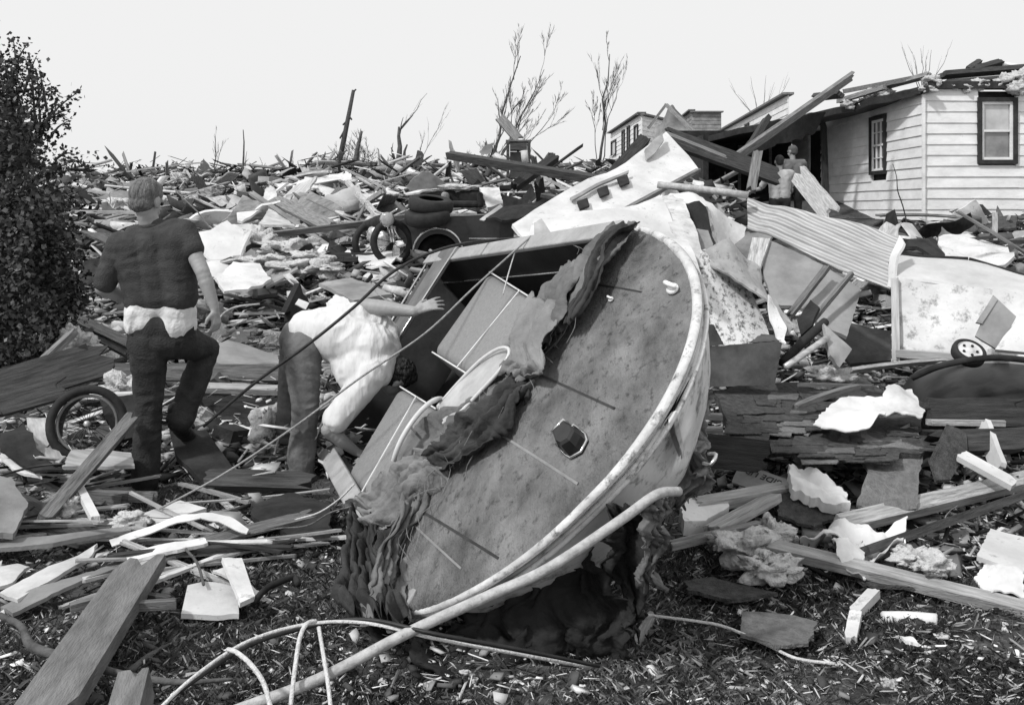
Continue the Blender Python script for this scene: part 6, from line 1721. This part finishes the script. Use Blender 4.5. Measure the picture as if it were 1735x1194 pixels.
def motorcycle():
    Y = 12.9
    r = thing('motorcycle', 'battered motorcycle with round headlamp standing left of the dark car', 'motorcycle', (650, 425, Y))
    for c, ax in (((632, 412, 13.2), (.6, -1, 0)), ((664, 410, 12.7), (.6, -1, .05))):
        w = MB(); a = Vector(ax).normalized(); u = a.orthogonal().normalized(); v = a.cross(u); C_ = J(*c)
        w.tube([C_ + (u * math.cos(t) + v * math.sin(t)) * .25 for t in np.linspace(0, 6.283, 30)[:-1]], .045, 8, True)
        wo_ = w.build('wheel', M_black, r, True)
        s = MB()
        for t in np.linspace(0, 6.283, 8)[:-1]: s.tube([C_, C_ + (u * math.cos(t) + v * math.sin(t)) * .22], .004, 4)
        s.build('spoke', M_black, wo_)
    blob('fuel_tank', [(J(640, 378, 13.0), .10, J(652, 376, 12.85), .11)], M_dark, r, .02, 2)
    blob('saddle', [(J(622, 382, 13.2), .07, J(634, 378, 13.1), .08)], M_black, r, .02, 2)
    blob('engine', [(J(640, 398, 13.0), .13, J(650, 402, 12.9), .11)], M_metal, r, .02, 1, wr=.02, wsc=30)
    mb = MB(); mb.tube([J(655, 372, 12.72), J(656, 372, 12.55)], [.085, .095], 18); hl = mb.build('headlight', M_chrome, r, True)
    v, f = sphere_geo(J(656, 372, 12.55), (.085, .03, .085), 16, 10); g = meshobj('lens', [tuple(x) for x in v], f, mat('lamp_lens', .25, .4, 20, .1), None, True); attach(g, hl)
    mb = MB(); mb.tube([J(636, 358, 12.9), J(648, 362, 12.7), J(660, 362, 12.7), J(674, 354, 12.6)], .014, 6, n=3); mb.build('handlebar', M_chrome, r, True)
    mb = MB(); mb.tube([J(654, 366, 12.75), J(664, 410, 12.65)], .02, 6); mb.tube([J(660, 366, 12.7), J(668, 410, 12.6)], .02, 6); mb.build('fork', M_chrome, r, True)
    mb = MB(); mb.tube([J(662, 378, 12.7), J(676, 404, 12.6)], .012, 6); mb.build('exhaust_pipe', M_chrome, r, True)
motorcycle()

def sofa():
    r = thing('sofa', 'dark sofa with fluffy torn padding on top, left of the pale square panel', 'sofa', (782, 340, 14.6))
    def bx(nm, a, b, dy, m_, bev=.06, Y=14.6):
        p, q = J(*a, Y), J(*b, Y)
        mb = MB(); mb.box(((p.x + q.x) / 2, Y + dy / 2, (p.z + q.z) / 2), (abs(q.x - p.x), dy, abs(p.z - q.z)))
        o = mb.build(nm, m_, r); bb = o.modifiers.new('b', 'BEVEL'); bb.width = bev; bb.segments = 3
    bx('backrest', (750, 322), (815, 346), .3, M_dark); bx('seat', (756, 340), (812, 352), .6, M_dark, .05, 14.1)
    bx('armrest', (747, 325), (758, 352), .7, M_grey, .05, 14.1); bx('armrest', (808, 325), (818, 352), .7, M_dark, .05, 14.1)
    lump('padding', None, None, J(780, 320, 14.7), (.32, .14, .05), M_insul, .5, 4, parent=r)
sofa()
def cabinet():
    r = thing('cabinet', 'dark open cabinet standing on the skyline right of the big bare tree', 'cabinet', (880, 300, 15.5))
    Y = 15.5
    def bx(nm, a, b, dy, m_, yy=Y):
        p, q = J(*a, Y), J(*b, Y)
        mb = MB(); mb.box(((p.x + q.x) / 2, yy + dy / 2, (p.z + q.z) / 2), (abs(q.x - p.x), dy, abs(p.z - q.z))); mb.build(nm, m_, r)
    bx('side_panel', (858, 240), (863, 300), .4, M_woodd); bx('side_panel', (894, 240), (899, 300), .4, M_woodd)
    bx('drawer_front', (864, 242), (893, 254), .4, M_woodd); bx('top', (857, 237), (900, 240), .42, M_wood)
    bx('back_panel', (864, 255), (893, 300), .03, M_white, Y + .36); bx('shelf', (864, 278), (893, 280), .36, M_wood)
cabinet()
tube('post_roll', 'white roll standing inside the open cabinet', 'roll', [(888, 255, 15.3), (890, 276, 15.3)], .055, M_white, n=2)
sheet('wall_fragment', 'round-edged grey scrap hung in the big bare tree foot', 'scrap', [(812, 258, 16), (822, 246, 16), (836, 242, 16), (832, 260, 16), (818, 262, 16)], M_grey, .04, .02, .01)
plank('plank', 'pale wide board leaning left above the open cabinet', 'plank', (846, 198, 16), (880, 238, 15.8), .16, .05, M_wood, 50)

def bicycle_wheel():
    c = J(148, 718, 5.7)
    r = thing('bicycle_wheel', 'bicycle wheel with black tyre half buried at the left behind the leaning post', 'wheel', (148, 718, 5.7))
    a = Vector((.35, -1, .25)).normalized(); u = a.orthogonal().normalized(); v = a.cross(u)
    mb = MB(); mb.tube([c + (u * math.cos(t) + v * math.sin(t)) * .195 for t in np.linspace(0, 6.283, 49)[:-1]], .026, 10, True); mb.build('tyre', M_black, r, True)
    mb = MB(); mb.tube([c + (u * math.cos(t) + v * math.sin(t)) * .158 for t in np.linspace(0, 6.283, 49)[:-1]], .009, 8, True); rm = mb.build('rim', mat('dull_rim', .08, .2, 9, .5), r, True)
    mb = MB()
    for k in range(22):
        t = k / 22 * 6.283
        mb.tube([c + a * (.03 if k % 2 else -.03), c + (u * math.cos(t) + v * math.sin(t)) * .157], .0016, 4)
    mb.build('spokes', M_dark, rm)
    mb = MB(); mb.tube([c - a * .045, c + a * .045], .018, 10); mb.build('hub', M_metal, r, True)
bicycle_wheel()
r = thing('fender', 'black curved fender hugging the left of the bicycle wheel', 'fender', (110, 720, 5.8))
drape('mudguard', None, None, [(J(128, 668, 5.8), J(150, 662, 6.1)), (J(100, 700, 5.8), J(112, 694, 6.1)), (J(90, 745, 5.75), J(100, 740, 6.0)), (J(104, 785, 5.6), J(116, 782, 5.9))], M_black, folds=0, amp=.003, rag=.0, parent=r, t=.02)
sheet('seat_back', 'dark upholstered board behind the bicycle wheel', 'board', [(168, 672, 6.3), (232, 668, 6.3), (235, 740, 6.0), (200, 750, 5.95), (175, 700, 6.2)], M_dark, .05, .01, .01)

# ================================================================== COUNTLESS WRECKAGE
KEEP_NEAR = 4.2
def hcap(p):
    if p.x > .9 and p.y < 9.5: return .06
    if -2.6 < p.x < 1.3 and 9.5 < p.y < 15.2: return .04
    return 9
def in_keepout(p):
    x, y = p.x, p.y
    px = CX + x / y * F
    if 1235 < px < 1470 and 11 < y < 21: return True
    if y < KEEP_NEAR or (y < 5.0 and -.95 < x < 1.2): return True
    # the boat and the two men
    if -1.35 < x < 1.1 and y < 7.6: return True
    if -2.4 < x < -1.4 and y < 6.0: return True
    if x > 4.2 and 16.8 < y < 27: return True
    if x > 7.0 and y > 16.8 and y < 27: return True
    return False
def templ(kind):
    out = []
    if kind == 'plank':
        for i, (L, w, t) in enumerate(((2.4, .14, .04), (1.8, .09, .05), (3.0, .10, .08), (1.2, .18, .025), (1.5, .05, .05), (2.2, .24, .03), (.9, .09, .04), (2.7, .06, .04))):
            for m_ in ((M_wood, M_woodl, M_woodd) if i % 2 else (M_wood, M_woodl)):
                out.append(plank_mesh('plank', L, w, t, m_, random.uniform(-.06, .06), .8))
    return out
def scatter(name, label, cat, group, meshes, n, ylo, yhi, tilt=14, hmax=.35, smin=.7, smax=1.3, region=None, xr=(-60, 1790), yawbias=None, power=1.0, hmin=0.0):
    k = 0; tries = 0
    while k < n and tries < n * 8:
        tries += 1
        px = random.uniform(*xr); py = ylo + (yhi - ylo) * random.random() ** power
        p = G(px, py)
        if in_keepout(p) or (region and not region(px, py, p)): continue
        me = random.choice(meshes)
        o = bpy.data.objects.new(name, me); COL.objects.link(o)
        a = random.gauss(yawbias, .5) if yawbias is not None else random.uniform(0, 6.283)
        far = min(1.15, max(.55, p.y / 14))
        s = random.uniform(smin, smax) * far * (.6 if hcap(p) < 1 else 1)
        h = min(hcap(p), random.random() ** 1.6 * hmax * (1 if p.y > 7 else .5))
        o.location = (p.x, p.y, T(p.x, p.y) + h + .03 + hmin)
        tl = tilt * (.4 if hcap(p) < 1 else 1)
        o.rotation_euler = (R(random.gauss(0, tl * 1.3)), R(random.gauss(0, tl)), a)
        o.scale = (s, s, s)
        tag(o, label, cat, group)
        k += 1
P_ = templ('plank')
# board templates
def templ_sheets(mats_, n, size, t, warp, rag, nm):
    out = []
    for i in range(n):
        w, h = size * random.uniform(.5, 1.2), size * random.uniform(.3, .8)
        q = [Vector((-w / 2, -h / 2, 50)), Vector((w / 2 * random.uniform(.7, 1), -h / 2 * random.uniform(.6, 1), 50)), Vector((w / 2, h / 2, 50)), Vector((0, h / 2 * random.uniform(.8, 1.2), 50)), Vector((-w / 2 * random.uniform(.6, 1), h / 2 * random.uniform(.5, 1), 50))]
        o = sheet(nm, None, None, q, mats_[i % len(mats_)], t, warp, rag, div=8)
        out.append(o.data); bpy.data.objects.remove(o)
    return out
BD = templ_sheets([M_whiteb, M_grey, M_woodl, M_wood, M_tar, M_grey, M_woodd, M_white], 16, .8, .025, .02, .02, 'board')
MT = templ_sheets([M_metal, M_dark, M_whiteb, M_grey], 10, .9, .012, .10, .03, 'torn_sheet')
IN = []
for i in range(6):
    o = lump('insulation', None, None, (0, 0, 0), (.22, .16, .10), (M_insul, M_conc, M_paper)[i % 3], .6, 3.0); IN.append(o.data); bpy.data.objects.remove(o)
def chunk_mesh(m_):
    me = bpy.data.meshes.new('chunk')
    d = (random.uniform(.15, .35), random.uniform(.12, .25), random.uniform(.08, .2))
    v = [(x * d[0] * random.uniform(.6, 1), y * d[1] * random.uniform(.6, 1), z * d[2] * random.uniform(.6, 1)) for x in (-1, 1) for y in (-1, 1) for z in (-1, 1)]
    me.from_pydata(v, [], [(0, 1, 3, 2), (4, 6, 7, 5), (0, 4, 5, 1), (2, 3, 7, 6), (0, 2, 6, 4), (1, 5, 7, 3)]); me.materials.append(m_)
    return me
CH = [chunk_mesh(m_) for m_ in (M_conc, M_dark, M_cardd, M_card, M_conc, M_grey, M_black, M_whiteb)]
# left side field, many boards lying across the view
left = lambda px, py, p: px < 700
right = lambda px, py, p: px > 1150 and p.y > 5.2
scatter('plank', 'weathered loose plank lying in the rubble of the open slope', 'plank', 'loose planks in the rubble', P_, 125, 300, 560, 12, .5)
scatter('plank', 'weathered loose plank lying in the rubble of the open slope', 'plank', 'loose planks in the rubble', P_, 58, 480, 860, 8, .25, region=left, yawbias=0.0, smin=.8, smax=1.5)
scatter('plank', 'weathered loose plank lying in the rubble of the open slope', 'plank', 'loose planks in the rubble', P_, 32, 560, 880, 9, .2, region=right, xr=(1150, 1790))
scatter('board', 'torn piece of board or panel scattered in the rubble field', 'board', 'torn boards in the rubble', BD, 170, 298, 560, 22, .6)
scatter('board', 'torn piece of board or panel scattered in the rubble field', 'board', 'torn boards in the rubble', BD, 55, 500, 860, 16, .25, region=left, smax=1.1)
scatter('board', 'torn piece of board or panel scattered in the rubble field', 'board', 'torn boards in the rubble', BD, 40, 560, 900, 14, .15, region=right, xr=(1150, 1790), smax=1.0)
scatter('torn_sheet', 'bent scrap of thin sheet lying about the rubble field', 'scrap', 'bent scraps in the rubble', MT, 110, 298, 600, 30, .6)
scatter('torn_sheet', 'bent scrap of thin sheet lying about the rubble field', 'scrap', 'bent scraps in the rubble', MT, 55, 560, 880, 22, .2, region=lambda a, b, p: left(a, b, p) or right(a, b, p))
scatter('insulation', 'loose wad of insulation or plaster caught in the rubble field', 'wad', 'loose wads in the rubble', IN, 120, 300, 800, 20, .4)
scatter('chunk', 'broken block or box corner lying in the rubble field', 'chunk', 'broken blocks in the rubble', CH, 130, 300, 860, 30, .35)

def rubble(name, label, n, ylo, yhi, smin, smax, keep=True, hm=.3, reg=None, tones=(.015, .03, .06, .11, .18, .3, .48, .68), pr=None, tilt=.3, thin=.72, hmin=0.0):
    C_, Fq, tone = [], [], []
    k = 0
    box = np.array([[x, y, z] for x in (-.5, .5) for y in (-.5, .5) for z in (-.5, .5)])
    fc = np.array([(0, 1, 3, 2), (4, 6, 7, 5), (0, 4, 5, 1), (2, 3, 7, 6), (0, 2, 6, 4), (1, 5, 7, 3)])
    while k < n:
        px = random.uniform(-40, 1775); py = random.uniform(ylo, yhi)
        p = G(px, py)
        if keep and in_keepout(p) and not (p.y < 7.6 and p.y > 5.9): continue
        if reg and not reg(p): continue
        far = min(1.7, max(.35, p.y / 12))
        L = random.uniform(smin, smax) * far * (1 if random.random() < .75 else 2.4)
        if random.random() < thin: d = np.array([L, L * random.uniform(.04, .12), L * random.uniform(.02, .06)])
        else: d = np.array([L * .6, L * random.uniform(.3, .55), L * random.uniform(.03, .2)])
        E_ = Matrix.Rotation(random.random() * 6.28, 3, 'Z') @ Matrix.Rotation(random.gauss(0, tilt), 3, 'Y') @ Matrix.Rotation(random.gauss(0, .4), 3, 'X')
        b = box * d * np.random.default_rng(k).uniform(.6, 1.1, (8, 3))
        b = b @ np.array(E_).T + np.array([p.x, p.y, T(p.x, p.y) + .02 + hmin + random.random() ** 2 * hm * min(1, p.y / 9)])
        C_.append(b); Fq.append(fc + 8 * k)
        tone += [random.choices(tones, pr)[0] * random.uniform(.8, 1.2)] * 6
        k += 1
    o = fast_mesh(name, np.concatenate(C_), np.concatenate(Fq), tone_mat(name + '_tones'), np.array(tone))
    tag(o, label, 'rubble', kind='stuff')
rubble('rubble', 'countless splinters and shards covering the slope', 34000, 292, 560, .08, .45)
rubble('rubble', 'thin splinters sticking up along the crest of the slope', 1500, 288, 316, .2, .6, tilt=.5, thin=1.0, hm=.6)
rubble('rubble', 'splinters and shards strewn between the boards of the near field', 11000, 470, 880, .05, .30, reg=lambda p: p.x < -.2 or p.x > 1.0)
rubble('litter', 'small scraps of plaster, paper and twigs strewn in the near grass', 7000, 860, 1200, .02, .13, keep=False, hm=.02, tones=(.02, .05, .1, .25, .5, .75), pr=(3, 3, 3, 2, 2, 2))
def crumbs():
    """small crumpled bits in the grass"""
    mb = MB(); 
    for _ in range(700):
        p = G(random.uniform(-20, 1760), random.uniform(900, 1200))
        r_ = random.uniform(.004, .014)
        v, f = sphere_geo((p.x, p.y, p.z + .012), (r_ * random.uniform(.7, 2), r_ * random.uniform(.6, 1.4), r_ * .7), 7, 5)
        v = [q + Vector((random.gauss(0, r_ * .2), random.gauss(0, r_ * .2), random.gauss(0, r_ * .2))) for q in v]
        mb.add(v, f)
    o = mb.build('plaster_crumbs', mat('crumb_white', .3, .75, 30, .9), None); tag(o, 'crumbs of plaster and foam strewn in the near grass', 'litter', kind='stuff')
crumbs()
scatter('plank', 'weathered loose plank lying in the rubble of the open slope', 'plank', 'loose planks in the rubble', P_, 8, 840, 960, 5, .12, region=left, xr=(-20, 500), yawbias=.15, smin=.6, smax=1.2)
rubble('rubble', 'splinters and shards strewn over the grass edge of the near field', 3800, 800, 985, .05, .34, reg=lambda p: p.x < -.9 or p.x > 1.25, hm=.12)
ST = [plank_mesh('strip', random.uniform(1.0, 1.9), random.uniform(.025, .06), random.uniform(.008, .025), m_, random.uniform(-.10, .10), 1.0, 12) for m_ in (M_woodl, M_white, M_wood, M_woodl, M_whiteb, M_wood, M_grey, M_woodl, M_metal, M_woodd) for _k in range(2)]
scatter('strip', 'thin splintered strip of trim lying in the tangle', 'strip', 'thin strips in the tangle', ST, 60, 855, 985, 4, .10, region=left, xr=(-30, 540), yawbias=.25, smin=.8, smax=1.4)
scatter('strip', 'thin splintered strip of trim lying in the tangle', 'strip', 'thin strips in the tangle', ST, 26, 870, 1000, 4, .06, region=right, xr=(1180, 1790), smin=.7, smax=1.3)
scatter('strip', 'thin splintered strip of trim lying in the tangle', 'strip', 'thin strips in the tangle', ST, 90, 470, 850, 6, .25, region=left, yawbias=0.0, smin=1.0, smax=2.0)
scatter('strip', 'thin splintered strip of trim lying in the tangle', 'strip', 'thin strips in the tangle', ST, 80, 310, 560, 12, .6, smin=1.5, smax=2.6)
TW = []
for _k in range(8):
    q_ = [Vector((0, 0, 0))]
    for _j in range(6): q_.append(q_[-1] + Vector((random.uniform(.08, .2), random.gauss(0, .06), random.gauss(.01, .04))))
    v_, f_ = tube_geo(catmull(q_, 3), [.009, .007, .005, .003], 5)
    me_ = bpy.data.meshes.new('twig'); me_.from_pydata([tuple(a_) for a_ in v_], [], f_); me_.materials.append((M_bark, M_cable, M_woodl, M_bark)[_k % 4]); TW.append(me_)
scatter('twig', 'thin bent twig or wire lying in grass and rubble', 'twig', 'twigs and wires in the rubble', TW, 90, 700, 1180, 8, .06, smin=.6, smax=1.3)
scatter('twig', 'thin bent twig or wire lying in grass and rubble', 'twig', 'twigs and wires in the rubble', TW, 90, 330, 700, 25, .4, smin=1.0, smax=2.2)
rubble('rubble', 'pale chips of plaster, paper and painted wood mixed through the rubble', 4500, 298, 860, .05, .28, tones=(.4, .55, .7), thin=.5, hmin=.10, hm=.35)
WB = templ_sheets([M_whiteb, M_paper, M_whiteb, M_woodl], 8, .7, .015, .05, .04, 'pale_sheet')
scatter('pale_sheet', 'pale torn sheet in the brightest part of the heap behind the two men', 'sheet', 'pale torn sheets behind the men', WB, 55, 330, 530, 12, .2, xr=(330, 690), hmin=.24, smin=1.5, smax=2.7)
# spikes of timber along the skyline
scatter('plank', 'loose plank sticking up at a slant along the crest of the slope', 'plank', 'planks standing up along the crest', P_, 32, 292, 325, 24, .7, smin=.4, smax=1.2)
